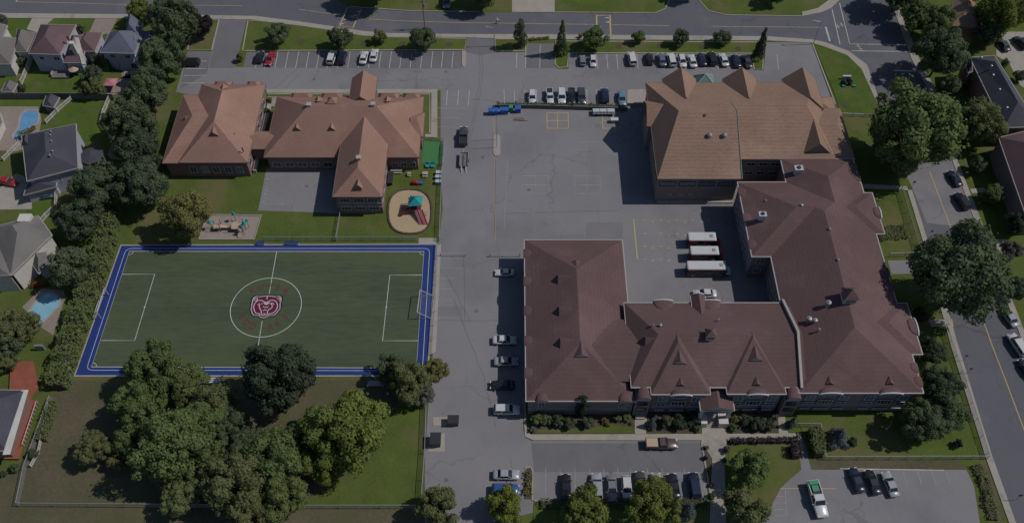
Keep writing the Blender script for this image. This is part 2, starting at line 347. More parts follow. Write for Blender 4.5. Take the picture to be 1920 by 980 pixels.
ground('road', [[(-160, -90), (240, -90), (480, -90), (560, -40), (655, 14), (766, 22), (901, 24), (960, 24), (1229, 26), (1248, 18), (1258, -60), (1300, -60), (1312, 3), (1330, 20), (1364, 28), (1440, 31), (1504, 31),
                  (1540, 24), (1578, 0), (1600, -60), (1668, -60), (1670, 0), (1709, 111), (1740, 168), (1760, 235), (1804, 350), (1832, 428), (1881, 549), (1920, 650), (2010, 900), (2010, 1060), (1935, 1060), (1906, 980), (1859, 852), (1797, 650), (1738, 455), (1711, 354),
                  (1680, 290), (1649, 192), (1626, 124), (1592, 98), (1550, 82), (1524, 76), (1440, 70), (960, 66), (876, 66), (729, 64), (680, 60), (628, 52), (560, 42), (480, 32), (370, 30), (-160, 25)]], 0.024, 'asphalt_dark')
ground('road', [[(1650, 230), (1758, 232), (1804, 350), (1832, 428), (1738, 418), (1711, 354), (1680, 290)]], 0.031, 'asphalt')
# neighbours' drives and paved yards
ground('driveway', [[(50, 55), (62, 31), (103, 33), (70, 62)], [(-60, 360), (0, 352), (30, 325), (45, 330), (60, 378), (60, 392), (-60, 394)],
                    [(1868, 60), (1960, 60), (1960, 190), (1912, 160), (1893, 120), (1868, 105)], [(960, 24), (960, -30), (1040, -30), (1040, 24)]], 0.034, 'concrete')
ground('driveway', [[(165, 66), (180, 33), (221, 34), (205, 64)]], 0.034, 'paver')
ground('patio', [[(-20, 200), (72, 200), (78, 225), (70, 268), (30, 285), (-20, 280)], [(42, 575), (78, 540), (120, 545), (122, 560), (100, 628), (75, 612)],
                 [(190, 178), (192, 168), (228, 148), (240, 140), (268, 138), (270, 150), (256, 160), (245, 178)], [(228, 128), (255, 130), (252, 148), (228, 147)]], 0.03, 'paver')
ground('patio', [[(785, 446), (818, 446), (818, 458), (785, 458)]], 0.03, 'concrete')

# pavements with a real kerb height
SW = [[(-160, 24), (370, 29), (480, 31), (560, 41), (628, 51), (680, 59), (729, 63), (876, 65), (960, 65), (1440, 69), (1524, 75), (1550, 81), (1592, 97), (1626, 123), (1649, 191),
       (1643, 191), (1615, 130), (1588, 104), (1545, 88), (1522, 81), (1440, 77), (960, 74), (876, 71), (729, 69), (680, 66), (628, 57), (560, 47), (480, 38), (370, 36), (-160, 34)],
      [(1701, 357), (1710, 357), (1740, 455), (1797, 650), (1859, 852), (1905, 980), (1935, 1060), (1922, 1060), (1890, 975), (1846, 852), (1783, 650), (1731, 455)],
      [(1669, 0), (1677, 0), (1700, 50), (1722, 108), (1752, 165), (1770, 235), (1814, 350), (1845, 428), (1892, 549), (1932, 650), (1922, 652), (1881, 549), (1832, 428), (1804, 350), (1760, 235), (1740, 168), (1709, 111)],
      [(1504, 31), (1504, 25), (1535, 18), (1560, 0), (1578, -3), (1558, 16), (1540, 24)]]
ground('sidewalk', SW, 0.12, 'concrete', 0.0)
ground('path', [[(500, 168), (820, 168), (820, 258), (797, 258), (797, 252), (808, 252), (809, 175), (500, 175)], [(981, 745), (985, 745), (988, 806), (996, 814), (1345, 813), (1500, 812), (1506, 826), (1310, 825), (1000, 825), (984, 818)]], 0.10, 'concrete', 0.0)
ground('path', [[(1190, 770), (1213, 770), (1211, 813), (1190, 813)], [(1316, 800), (1362, 800), (1362, 830), (1358, 860), (1362, 990), (1330, 990), (1335, 860), (1315, 828)],
                [(1458, 775), (1470, 775), (1478, 813), (1460, 813)], [(1176, 169), (1212, 168), (1212, 198), (1176, 198)],
                [(512, 176), (530, 176), (524, 200), (508, 200)], [(1615, 345), (1700, 350), (1703, 357), (1618, 353)],
                [(1818, 355), (1845, 352), (1848, 361), (1822, 363)], [(1835, 449), (1886, 449), (1888, 475), (1875, 482)],
                [(1760, 186), (1800, 190), (1798, 196), (1760, 194)], [(1740, 600), (1785, 598), (1788, 612), (1745, 612)],
                [(818, 460), (827, 458), (817, 660), (805, 665)]], 0.106, 'concrete', 0.0)
ground('path', [[(1664, 488), (1735, 488), (1738, 512), (1672, 514)], [(1492, 826), (1508, 826), (1522, 885), (1500, 885)]], 0.03, 'asphalt')
# lawn islands with kerbs
ISL = [[(352, 94), (365, 38), (411, 38), (397, 94)], [(455, 96), (465, 40), (480, 39), (560, 48), (628, 58), (680, 67), (729, 70), (874, 73), (871, 94), (462, 96)],
       [(928, 74), (986, 74), (985, 96), (929, 96)], [(1041, 78), (1432, 80), (1430, 131), (1414, 131), (1409, 101), (1066, 100), (1064, 126), (1047, 128), (1041, 121)], [(502, 177), (806, 177), (806, 250), (780, 250), (795, 183), (502, 183)]]
kb = MB(); gb = MB()
for p in ISL:
    q = [Vector(v) for v in GP(p)]
    gb.prism([tuple(v) for v in q], 0.0, 0.13, bottom=False)
    kb.strip([tuple(v) for v in q], 0.3, 0.15, z0=0.0, closed=True)
o = gb.build('lawn_strip', M['grass']); o['kind'] = 'structure'
o = kb.build('kerb', M['concrete']); o['kind'] = 'structure'
ground('kerb_island', [[(925, 258), (928, 253), (935, 253), (938, 258), (938, 288), (935, 293), (928, 293), (925, 288)], [(866, 96), (874, 96), (873, 123), (870, 127), (866, 123)]], 0.15, 'concrete', 0.0)
ground('planted_island', [[(985, 882), (989, 878), (994, 878), (997, 884), (997, 935), (984, 935)]], 0.16, 'soil', 0.0)
kb = MB(); kb.strip(GP([(1315, 828), (1324, 880), (1334, 938)]), 0.3, 0.15, z0=0); kb.strip(GP([(1002, 938), (1325, 937)]), 0.3, 0.15, z0=0)
kb.strip(GP([(984, 878), (989, 875), (995, 876), (999, 884), (998, 938)]), 0.2, 0.18, z0=0)
kb.strip(GP([(1523, 82), (1566, 196)]), 0.3, 0.16, z0=0); kb.strip(GP([(1575, 213), (1620, 215)]), 0.3, 0.16, z0=0)
kb.strip(GP([(1504, 25), (1535, 17), (1562, -3)]), 0.5, 0.14, z0=0); kb.strip(GP([(960, 23), (1229, 25), (1247, 17), (1256, 0)]), 0.25, 0.14, z0=0)
kb.strip(GP([(1310, 0), (1328, 21), (1364, 29), (1504, 31)]), 0.25, 0.14, z0=0); kb.strip(GP([(655, 13), (766, 21), (901, 23)]), 0.25, 0.14, z0=0)
o = kb.build('kerb', M['concrete']); o['kind'] = 'structure'
# beds
ground('planting_bed', [[(992, 776), (1188, 776), (1188, 812), (994, 812)], [(1214, 768), (1310, 768), (1312, 811), (1214, 811)], [(1366, 768), (1458, 768), (1460, 811), (1366, 811)],
                        [(1318, 832), (1332, 835), (1336, 935), (1328, 935)]], 0.05, 'soil', 0.0)
ground('lawn', [[(1000, 806), (1050, 801), (1100, 806), (1120, 800), (1150, 794), (1186, 802), (1186, 811), (996, 811)], [(1366, 832), (1498, 830), (1502, 880), (1465, 912), (1440, 955), (1400, 1020), (1362, 1020)],
                [(1490, 773), (1760, 773), (1848, 850), (1848, 858), (1540, 860), (1500, 800)], [(1330, 942), (1330, 1000), (1000, 1000), (1000, 945)]], 0.075, 'grass', 0.0)
ground('soil', [[(1530, 862), (1800, 862), (1812, 878), (1500, 880), (1500, 865)], [(1826, 868), (1850, 872), (1885, 975), (1856, 975), (1840, 940)]], 0.012, 'grass_dry')
ground('planting_bed', [[(1362, 826), (1497, 823), (1499, 830), (1364, 832)]], 0.085, 'soil', 0.0)
# tree pits (mulch discs) in the strip
tp = MB()
for x, y, r in [(565, 79, 0.8), (683, 82, 0.8), (755, 83, 0.8), (842, 84, 0.85), (1161, 88, .8), (1237, 88, .8), (1316, 90, .8), (1384, 92, .8), (1587, 198, .8)]:
    c = G(x, y); tp.prism([(c[0]+r*math.cos(a*.5236), c[1]+r*math.sin(a*.5236)) for a in range(12)], 0.1, 0.17, bottom=False)
o = tp.build('mulch', M['soil']); o['kind'] = 'structure'

# painted markings
wp = MB(); fp = MB(); yp = MB(); yf = MB(); tc = MB(); Z = 0.042
for i in range(20):                                      # north row of bays
    x = 499 + i*19.45
    if x > 870: break
    wp.strip(GP([(x+3.2-i*.12, 97), (x-3.2+i*.06, 128)]), 0.13, Z)
for x in (482,): wp.strip(GP([(x+3, 97), (x-3, 128)]), 0.13, Z)
for x in (969, 986, 1013): wp.strip(GP([(x, 84 if x > 980 else 100), (x-1, 128)]), 0.13, Z)
for i in range(22):
    x = 1082 + i*18.8
    if x < 1165 or i % 2 == 0: wp.strip(GP([(x-1, 102), (x+1.5, 130)]), 0.12, Z)
for x in (838, 859, 879): wp.strip(GP([(x+1, 169), (x-1, 198)]), 0.13, Z)
for x in (945, 964, 984, 1006, 1100, 1119): wp.strip(GP([(x, 168), (x+1, 194)]), 0.13, Z)
for y in (115, 129, 142, 156): wp.strip(GP([(352-(y-115)*.3, y), (388-(y-115)*.1, y)]), 0.13, Z)
for y in (221, 238): fp.strip(GP([(817, y), (862, y+1)]), 0.12, Z)
fp.strip(GP([(817, 203), (876, 204)]), 0.15, Z)
for y in (485, 503, 522, 542, 563): fp.strip(GP([(822, y), (850 if y > 510 else 868, y)]), 0.10, Z)
for x in (1023, 1050, 1078, 1106, 1132, 1158, 1181, 1214, 1241, 1283, 1318): fp.strip(GP([(x, 877), (x-0.5+(x-996)*.012, 925)]), 0.10, Z)
fp.strip(GP([(1023, 938), (1060, 938)]), 0.1, Z)
fp.strip(GP([(952, 300), (945, 430)]), 0.09, 0.04)
# chalky play courts
for (x0, x1, xm) in ((977, 1028, 1003), (1076, 1125, 1100)):
    for y in (330, 347, 363): fp.strip(GP([(x0, y), (x1, y)]), 0.12, Z)
    for x in (x0, xm, x1): fp.strip(GP([(x, 330), (x+1.5, 363)]), 0.10, 0.046)
for a, b_ in (((977, 398), (1003, 399)), ((1072, 250), (1100, 251)), ((1080, 267), (1128, 266)), ((1070, 281), (1110, 281)), ((820, 165), (850, 164))): fp.strip(GP([a, b_]), 0.10, Z)
for (x0, x1) in ((1025, 1065), (1129, 1154)):
    for y in (212, 226.5, 241): yp.strip(GP([(x0, y), (x1, y)]), 0.22, Z)
    for x in ((x0, 1044.5, x1) if x1 < 1100 else (x0, x1)): yp.strip(GP([(x, 212), (x+1, 241)]), 0.22, 0.048)
yp.strip(GP([(925, 222), (927, 252)]), 0.14, Z); yp.strip(GP([(927, 294), (929, 450)]), 0.08, Z)
yf.strip(GP([(1188, 411), (1195, 486)]), 0.28, Z)
for y, n in ((413, 9), (438, 6), (462, 5), (486, 4)):
    for i in range(n):
        x = 1206 + i*15; yf.strip(GP([(x, y+(i % 2)*3), (x+6, y+(i % 2)*3)]), 0.12, Z); yf.strip(GP([(x+3, y-2+(i % 2)*3), (x+3, y+2+(i % 2)*3)]), 0.10, 0.047)
for a, b_ in (((1188, 413), (1300, 413)), ((1195, 486), (1280, 488)), ((1190, 461), (1265, 461)), ((1190, 438), (1262, 438))): yf.strip(GP([a, b_]), 0.05, 0.039)
# road lines
yp.strip(GP([(30, 4), (130, 6), (240, 9.5), (370, 10.5), (455, 11.5)]), 0.15, 0.044); yp.strip(GP([(560, 18), (645, 30)]), 0.15, 0.044)
yp.strip(GP([(676, 35.5), (760, 40), (860, 43), (1118, 46.5)]), 0.17, 0.044); yp.strip(GP([(1147, 47), (1255, 49)]), 0.17, 0.044); yp.strip(GP([(1335, 50), (1440, 51), (1540, 52)]), 0.17, 0.044)
for q in ([(637, 49), (651, 15.5), (678, 17), (662, 52)],): yp.strip(GP(q), 0.38, 0.05, closed=True)
yp.strip(GP([(1119, 51), (1118.5, 29.5), (1143.5, 29.5), (1145, 66)]), 0.45, 0.05)
for x, y in ((646, 37), (641, 45), (672, 22), (666, 29)):
    wp.flat(GP([(x-6, y), (x+6, y-1.2), (x, y+1.6)]), 0.046)
for x, y in ((1137, 34), (1138, 42), (1123, 51)): wp.flat(GP([(x-5, y), (x+4, y-1), (x+4, y+1.5)]), 0.046)
wp.strip(GP([(30, 4), (36, -4)]), 0.3, 0.046)
wp.strip(GP([(1548, 51), (1556, 78)]), 0.42, 0.046); wp.strip(GP([(1560, 18), (1575, 84)]), 0.20, 0.046); wp.strip(GP([(1574, 6), (1593, 83), (1697, 84.5)]), 0.20, 0.046); wp.strip(GP([(1597, 96), (1700, 97)]), 0.20, 0.046)
wp.strip(GP([(1676, 132.5), (1715, 134)]), 0.45, 0.046); yp.strip(GP([(1680, 141), (1687, 161)]), 0.18, 0.044); yp.strip(GP([(1743, 322), (1783, 428)]), 0.20, 0.044)
yp.strip(GP([(1820, 535), (1861, 650), (1885, 712), (1920, 805)]), 0.20, 0.044)
for x, y in ((1571, 50), (1578, 47), (1609, 87), (1613, 92)): fp.strip(GP([(x-2, y-4), (x+2, y+4)]), 0.3, 0.044); fp.strip(GP([(x-4, y+1), (x+4, y)]), 0.2, 0.045)
wp.strip(GP([(1256, 0), (1286, 1)]), 0.3, 0.046)
# lower right lot
for x in (1693, 1720, 1747, 1774): fp.strip(GP([(x, 883), (x+8, 908)]), 0.12, Z)
wp.strip(GP([(1575, 878), (1770, 881)]), 0.16, 0.044)
yp.strip(GP([(1462, 915), (1568, 915.5)]), 0.14, 0.044)
for y in (930, 942, 954, 966): fp.strip(GP([(1452, y), (1472, y)]), 0.08, 0.044)
fp.strip(GP([(1472, 916), (1474, 966)]), 0.1, 0.044)
# elementary schoolyard games
for a, b_ in (((494, 382), (540, 382)), ((540, 374), (540, 382)), ((575, 382), (598, 382))): fp.strip(GP([a, b_]), 0.1, 0.04)
for i in range(7): fp.strip(GP([(493+i*1.2, 378-i*7), (496+i*1.2, 378-i*7)]), 0.25, 0.04)
fp.strip(GP([(571+4*math.cos(a*.6), 349+3*math.sin(a*.6)) for a in range(11)]), 0.1, 0.04)
# tar seams, tyre marks and manholes
rng = random.Random(5)
for q in ([(899, 98), (900, 150), (893, 190), (878, 262)], [(904, 98), (905, 150), (898, 192), (882, 262)], [(515, 166), (545, 140), (590, 100)], [(535, 166), (560, 140)], [(705, 152), (765, 151)],
          [(930, 35), (940, 60)], [(1115, 45), (1240, 42)], [(1711, 352), (1760, 380), (1790, 384)], [(1825, 700), (1838, 770), (1850, 860)], [(1870, 690), (1905, 790)], [(1738, 418), (1790, 428)],
          [(850, 560), (905, 700), (930, 800)], [(870, 480), (872, 600)], [(835, 512), (880, 600)], [(820, 600), (935, 601)], [(940, 400), (1160, 395)], [(930, 300), (928, 440)], [(1640, 20), (1690, 70)]):
    p = []
    P = GP(q)
    for a, b_ in zip(P[:-1], P[1:]):
        for k in range(8):
            t = k/8; p.append((a[0]+(b_[0]-a[0])*t+rng.uniform(-.15, .15), a[1]+(b_[1]-a[1])*t+rng.uniform(-.15, .15)))
    p.append(P[-1]); tc.strip(p, 0.10, 0.034)
for x, y in ((589, 149), (905, 295), (575, 349), (992, 356), (893, 583), (1145, 885), (837, 899), (836, 135), (1185, 233)):
    c = G(x, y); tc.prism([(c[0]+.38*math.cos(a*.785), c[1]+.38*math.sin(a*.785)) for a in range(8)], 0.02, 0.045, bottom=False)
for mb, nm, mm in ((wp, 'road_markings', 'white_paint'), (fp, 'faded_markings', 'faint_paint'), (yp, 'yellow_markings', 'yellow_paint'), (yf, 'yellow_court_markings', 'yellow_faint'), (tc, 'tar_seams', 'crack')):
    o = mb.build(nm, M[mm]); o['kind'] = 'structure'

# ------------------------------------------------------------------ football pitch
TL, TR, BR, BL = G(226, 459), G(820, 457), G(803, 706), G(138, 706)
def fq(d):   # nested outline d metres inside
    return [(TL[0]+d, TL[1]-d), (TR[0]-d, TR[1]-d), (BR[0]-d, BR[1]+d), (BL[0]+d, BL[1]+d)]
ground('pitch_surround', [fq(0)], 0.10, 'concrete', 0.0, inpx=False)
ground('running_track', [fq(0.3)], 0.115, 'track', 0.0, inpx=False)
ground('football_pitch', [GP([(243, 471.5), (795, 472), (781, 690), (172, 688)])], 0.125, 'turf', 0.0, inpx=False)
lw = MB(); Z = 0.133
lw.strip(GP([(243, 471.5), (795, 472), (781, 690), (172, 688)]), 0.13, Z, closed=True)
def rr(q, r=1.2):
    out = []
    for i in range(4):
        p0, p1, p2 = Vector(q[i-1]), Vector(q[i]), Vector(q[(i+1) % 4])
        a = p1+(p0-p1).normalized()*r; c = p1+(p2-p1).normalized()*r
        for k in range(5):
            t = k/4; out.append(tuple((1-t)**2*a+2*t*(1-t)*p1+t*t*c))
    return out
lw.strip(rr(GP([(237, 466.3), (806, 466.3), (792, 695), (162, 694)])), 0.10, Z, closed=True)
lw.strip(GP([(229, 514.5), (290.5, 514.5), (253, 638.5), (191, 638.5)]), 0.12, Z)
lw.strip(GP([(793, 516), (731, 516), (717.5, 639), (784, 639)]), 0.12, Z)
lw.strip(GP([(519, 472), (505, 551)]), 0.12, Z); lw.strip(GP([(492, 602), (478, 688)]), 0.12, Z)
CC = (-48.5, 97.85)
lw.strip([(CC[0]+6.93*math.cos(a*math.pi/36), CC[1]+6.93*math.sin(a*math.pi/36)) for a in range(72)], 0.13, Z, closed=True)
for (px, py, a0) in ((243, 471.5, -90), (795, 472, 180), (781, 690, 90), (172, 688, 0)):
    c = G(px, py); lw.strip([(c[0]+.9*math.cos(math.radians(a0+k*15)), c[1]+.9*math.sin(math.radians(a0+k*15))) for k in range(7)], 0.09, Z)
for (px, py) in ((271.5, 576), (724.5, 576)):
    c = G(px, py); lw.box(c[0]-.15, c[0]+.15, c[1]-.12, c[1]+.12, 0.12, 0.138)
o = lw.build('pitch_lines', M['line_white']); o['kind'] = 'structure'
# painted bear emblem at the centre spot
def ez(pts): return GP([(420+x/7.54, 510+y/7.54) for x, y in pts])
OUT = [(400, 405), (412, 370), (440, 347), (470, 342), (502, 350), (560, 340), (620, 335), (690, 340), (740, 350), (775, 341), (805, 350), (818, 378), (815, 410), (802, 440), (800, 490), (800, 522), (775, 550), (755, 580), (715, 615), (670, 618), (630, 624), (612, 642), (580, 653), (545, 655), (510, 640), (490, 617), (450, 618), (410, 610), (392, 580), (383, 545), (378, 528), (388, 490), (385, 465), (398, 430)]
def scl(p, k): return [(600+(x-600)*k, 497+(y-497)*k) for x, y in p]
em = MB()
em.flat(ez(scl(OUT, 1.09)), 0.134, 0); em.flat(ez(OUT), 0.139, 1); em.flat(ez(scl(OUT, 0.94)), 0.144, 2)
WL = [[(495, 398), (455, 425), (430, 460), (420, 505), (432, 550), (450, 583), (500, 590), (512, 615)], [(705, 402), (745, 428), (760, 470), (755, 510), (730, 555), (690, 585), (640, 592), (620, 612)],
      [(500, 400), (540, 405), (570, 425), (600, 432)], [(700, 400), (665, 403), (630, 420), (600, 432)], [(530, 448), (510, 455), (498, 490), (512, 525), (528, 548), (532, 600), (545, 618), (600, 614), (612, 600), (620, 555), (635, 530), (670, 515), (688, 488), (672, 455), (655, 448)],
      [(480, 470), (500, 452), (548, 452)], [(710, 462), (690, 445), (640, 445)], [(555, 548), (580, 535), (605, 543)], [(553, 592), (590, 592)], [(425, 412), (440, 380), (475, 372), (470, 400), (450, 415)], [(752, 385), (780, 372), (798, 392), (785, 415)], [(617, 345), (608, 388)],
      [(552, 492), (575, 500), (605, 500), (632, 492)]]
for q in WL: em.strip(ez(q), 0.19, 0.149, 1)
em.flat(ez([(558, 432), (600, 440), (645, 425), (625, 462), (600, 470), (575, 462)]), 0.1515, 1)
em.flat(ez([(560, 478), (600, 472), (628, 478), (612, 490), (575, 490)]), 0.154, 0)
o = em.build('painted_emblem', [M['emblem_black'], M['emblem_white'], M['emblem_maroon']]); o['kind'] = 'structure'
def letters(name, items, h):
    b = MB()
    for ch, zx, zy, ang in items:
        cu = bpy.data.curves.new('t', 'FONT'); cu.body = ch; cu.size = h*1.38; cu.align_x = 'CENTER'; cu.align_y = 'CENTER'; cu.offset = 0.022
        to = bpy.data.objects.new('t', cu); COL.objects.link(to)
        dg = bpy.context.evaluated_depsgraph_get(); me = bpy.data.meshes.new_from_object(to.evaluated_get(dg))
        c = ez([(zx, zy)])[0]; ca, sa = math.cos(math.radians(ang)), math.sin(math.radians(ang))
        for p in me.polygons:
            b.face([(c[0]+me.vertices[i].co.x*.86*ca-me.vertices[i].co.y*sa, c[1]+me.vertices[i].co.x*.86*sa+me.vertices[i].co.y*ca, 0.137) for i in p.vertices])
        # serifs
        bpy.data.objects.remove(to); bpy.data.curves.remove(cu); bpy.data.meshes.remove(me)
    o = b.build(name, M['red_text']); o['kind'] = 'structure'
letters('painted_lettering', [('K', 408, 272, 24), ('U', 527, 222, 11), ('P', 655, 207, 0), ('E', 765, 222, -14), ('R', 866, 283, -30)], 1.35)
letters('painted_lettering', [('K', 245, 645, -50), ('O', 312, 715, -38), ('D', 405, 778, -22), ('I', 538, 795, 0), ('A', 658, 785, 16), ('K', 765, 722, 34), ('S', 868, 640, 52)], 1.4)
# play areas on the ground
def oval(px0, px1, py0, py1, k=0.0, n=28, e=2.6):
    cx, cy = (px0+px1)/2, (py0+py1)/2; out = []
    for i in range(n):
        a = 2*math.pi*i/n; c, s = math.cos(a), math.sin(a)
        out.append((cx+(px1-px0+2*k)/2*math.copysign(abs(c)**(2/e), c), cy+(py1-py0+2*k)/2*math.copysign(abs(s)**(2/e), s)))
    return out
ground('sand_play_area', [oval(728.5, 809, 356, 438)], 0.06, 'sand', 0.0)
b = MB(); b.strip(GP(oval(728, 809.5, 355.5, 438.5)), 0.35, 0.28, z0=0.0, closed=True); o = b.build('timber_edging', M['soil']); o['kind'] = 'structure'
ground('gravel_play_area', [[(388, 403), (490, 404.5), (477, 449), (373, 449)]], 0.05, 'gravel', 0.0)
b = MB(); b.strip(GP([(388, 403), (490, 404.5), (477, 449), (373, 449)]), 0.25, 0.22, z0=0.0, closed=True); o = b.build('concrete_edging', M['concrete']); o['kind'] = 'structure'
ground('artificial_turf', [[(795, 264), (830, 266), (829, 309), (790, 305)]], 0.04, 'turf_bright')
# pools
def smooth_poly(p, it=2):
    for _ in range(it):
        q = []
        for i in range(len(p)):
            a, b_ = p[i], p[(i+1) % len(p)]
            q += [(a[0]*.75+b_[0]*.25, a[1]*.75+b_[1]*.25), (a[0]*.25+b_[0]*.75, a[1]*.25+b_[1]*.75)]
        p = q
    return p
def pool(px, m, label, sm=True):
    p = GP(smooth_poly(px) if sm else px)
    b = MB(); b.prism(p, 0.0, 0.06); w_ = MB(); w_.strip(p, 0.45, 0.11, z0=0.0, closed=True)
    c = sum(q[0] for q in p)/len(p), sum(q[1] for q in p)/len(p)
    r = empty('swimming_pool', (c[0], c[1], 0), label, 'swimming pool')
    b.build('water', M[m], r); w_.build('coping', M['concrete'], r)
pool([(36, 222), (46, 208), (60, 206), (74, 208), (73, 232), (60, 236), (52, 246), (38, 262), (24, 262), (24, 252), (36, 240)], 'water', 'kidney shaped bright blue pool on a tiled patio behind the dark slate roofed house')
pool([(52, 586), (80, 549), (98, 548), (113, 557), (112, 572), (76, 610)], 'water_pale', 'pale blue straight sided pool beside the long hedge', False)
pool([(228, 178), (236, 168), (247, 158), (258, 156), (262, 168), (248, 182)], 'water_pale', 'small pool half hidden by trees beside the pink canopy')
# ------------------------------------------------------------------ buildings
def rectq(x0, x1, y0, y1, axis):
    if axis == 'x': return [(x0, y1), (x0, y0), (x1, y0), (x1, y1)]
    return [(x0, y0), (x1, y0), (x1, y1), (x0, y1)]
class Building:
    def __init__(s, name, label, cat, loc, roofm, wallm, fasm, group=None):
        s.root = empty(name, (loc[0], loc[1], 0), label, cat, group)
        s.roof = MB(); s.fas = MB(); s.wall = MB(); s.roofm, s.wallm, s.fasm = roofm, wallm, fasm
    def hip(s, q, z0, z1, i1, i2, over=0.5, wall=True, r1=None, r2=None, zb=0.0, fascia=True, sub=None):
        """hip roof over quad q (q0-q1 and q2-q3 are the ends); inset 0 makes a gable"""
        a, b, c, d = [Vector((p[0], p[1], z0)) for p in q]
        m1 = (a+b)/2; m2 = (c+d)/2; dr = (m2-m1).normalized()
        R1 = Vector((*r1, z1)) if r1 else m1+dr*i1+Vector((0, 0, z1-z0)); R2 = Vector((*r2, z1)) if r2 else m2-dr*i2+Vector((0, 0, z1-z0))
        rf = sub or s.roof
        up = Vector((0, 0, .06))
        if i1 > 0: rf.face([a, b, R1])
        else: s.wall.face([a+dr*.25, b+dr*.25, R1+dr*.25-up])
        if i2 > 0: rf.face([c, d, R2])
        else: s.wall.face([c-dr*.25, d-dr*.25, R2-dr*.25-up])
        rf.face([b, c, R2, R1]); rf.face([d, a, R1, R2])
        # soffit and eave board
        if not fascia: return
        dz = Vector((0, 0, -.28))
        s.fas.face([a+dz, d+dz, c+dz, b+dz])
        for p, r in ((a, b), (b, c), (c, d), (d, a)):
            n = Vector(((r-p).y, -(r-p).x, 0)).normalized()*0.05
            s.fas.face([p+dz+n, r+dz+n, r+n+Vector((0, 0, .05)), p+n+Vector((0, 0, .05))])
            s.fas.face([p+n+Vector((0, 0, .05)), r+n+Vector((0, 0, .05)), r-n*3+Vector((0, 0, .06)), p-n*3+Vector((0, 0, .06))])
        if wall:
            cx = (a+b+c+d)/4; k = []
            for i, p in enumerate((a, b, c, d)):
                P = (a, b, c, d); e1 = (P[i-1]-p).normalized(); e2 = (P[(i+1) % 4]-p).normalized(); w_ = p+(e1+e2)*over; k.append((w_.x, w_.y))
            s.wall.prism(k, zb, z0-.05)
    def finish(s):
        s.wall.build('wall', M[s.wallm], s.root); s.roof.build('roof', M[s.roofm], s.root); s.fas.build('fascia', M[s.fasm], s.root)

def window(root, x, y, z, w_, h, ang, framem='frame', glassm='glass', mull=2):
    """window in a wall whose outward normal points along ang (radians)"""
    c, n = math.cos(ang), math.sin(ang); tx, ty = -n, c
    f = MB(); t = 0.09
    def bx(mb, u0, u1, v0, v1, d0, d1):
        P = []
        for d in (d0, d1):
            for u, v in ((u0, v0), (u1, v0), (u1, v1), (u0, v1)): P.append((x+tx*u+c*d, y+ty*u+n*d, z+v))
        F = [(4, 5, 6, 7), (3, 2, 1, 0), (0, 1, 5, 4), (1, 2, 6, 5), (2, 3, 7, 6), (3, 0, 4, 7)]
        for q in F: mb.face([P[i] for i in q])
    bx(f, -w_/2, w_/2, 0, t, -.05, .10); bx(f, -w_/2, w_/2, h-t, h, -.05, .08); bx(f, -w_/2, -w_/2+t, t, h-t, -.05, .08); bx(f, w_/2-t, w_/2, t, h-t, -.05, .08)
    for k in range(1, mull): u = -w_/2+w_*k/mull; bx(f, u-.035, u+.035, t, h-t, -.05, .06)
    fo = f.build('window', M[framem], root)
    g = MB(); bx(g, -w_/2+t, w_/2-t, t, h-t, -.04, .03); g.build('pane', M[glassm], fo)

def gablet(root, x, y, z, ang, w_, h, pitch, roofm, facem='vent_white', name='louvre_dormer'):
    """small triangular louvre dormer: face looks along ang, ridge runs back into the slope"""
    c, n = math.cos(ang), math.sin(ang); L = h/pitch+.15
    P = lambda u, d, v: (x+c*d-n*u, y+n*d+c*u, z+v)
    b = MB(); b.face([P(-w_/2-.15, .2, 0), P(0, .2, h+.1), P(0, -L, h+.1)]); b.face([P(w_/2+.15, .2, 0), P(0, -L, h+.1), P(0, .2, h+.1)])
    o = b.build(name, M[roofm], root)
    f = MB(); f.face([P(-w_/2, .1, -.1), P(w_/2, .1, -.1), P(0, .1, h-.03)]); f.build('louvre', M[facem], o)

def eyebrow(root, x, y, z, ang, r, L, roofm, trim=None, hgt=0.75, name='arched_dormer'):
    """arched eyebrow dormer at an eave"""
    c, n = math.cos(ang), math.sin(ang); b = MB(); N = 12
    P = lambda u, d, v: (x+c*d-n*u, y+n*d+c*u, z+v)
    arc = [(r*math.cos(math.pi*i/N), r*hgt*math.sin(math.pi*i/N)) for i in range(N+1)]
    rings_ = []
    for k in range(5):
        t = k/4; sc_ = math.sqrt(max(0.0, 1-t*t))*.98+.02
        rings_.append([P(u*sc_, .12-L*t, v*sc_*(1-.35*t)+L*t*.385-.06*t-.05) for u, v in arc])
    for a, q in zip(rings_[:-1], rings_[1:]):
        for i in range(N): b.face([a[i], a[i+1], q[i+1], q[i]])
    o = b.build(name, M[roofm], root, smooth=True)
    f = MB(); f.face([P(u*.96, .06, v*.94-.2) for u, v in arc]); f.build('gable_face', M['frame' if trim else 'fascia'], o)
    if trim:
        t_ = MB()
        for i in range(N):
            u0, v0 = arc[i]; u1, v1 = arc[i+1]
            t_.rings([[P(u0*.93, .05, v0*.9), P(u0*1.04, .05, v0*1.06+.03), P(u0*1.04, .28, v0*1.06+.03), P(u0*.93, .28, v0*.9)], [P(u1*.93, .05, v1*.9), P(u1*1.04, .05, v1*1.06+.03), P(u1*1.04, .28, v1*1.06+.03), P(u1*.93, .28, v1*.9)]])
        t_.build('arched_trim', M[trim], o)

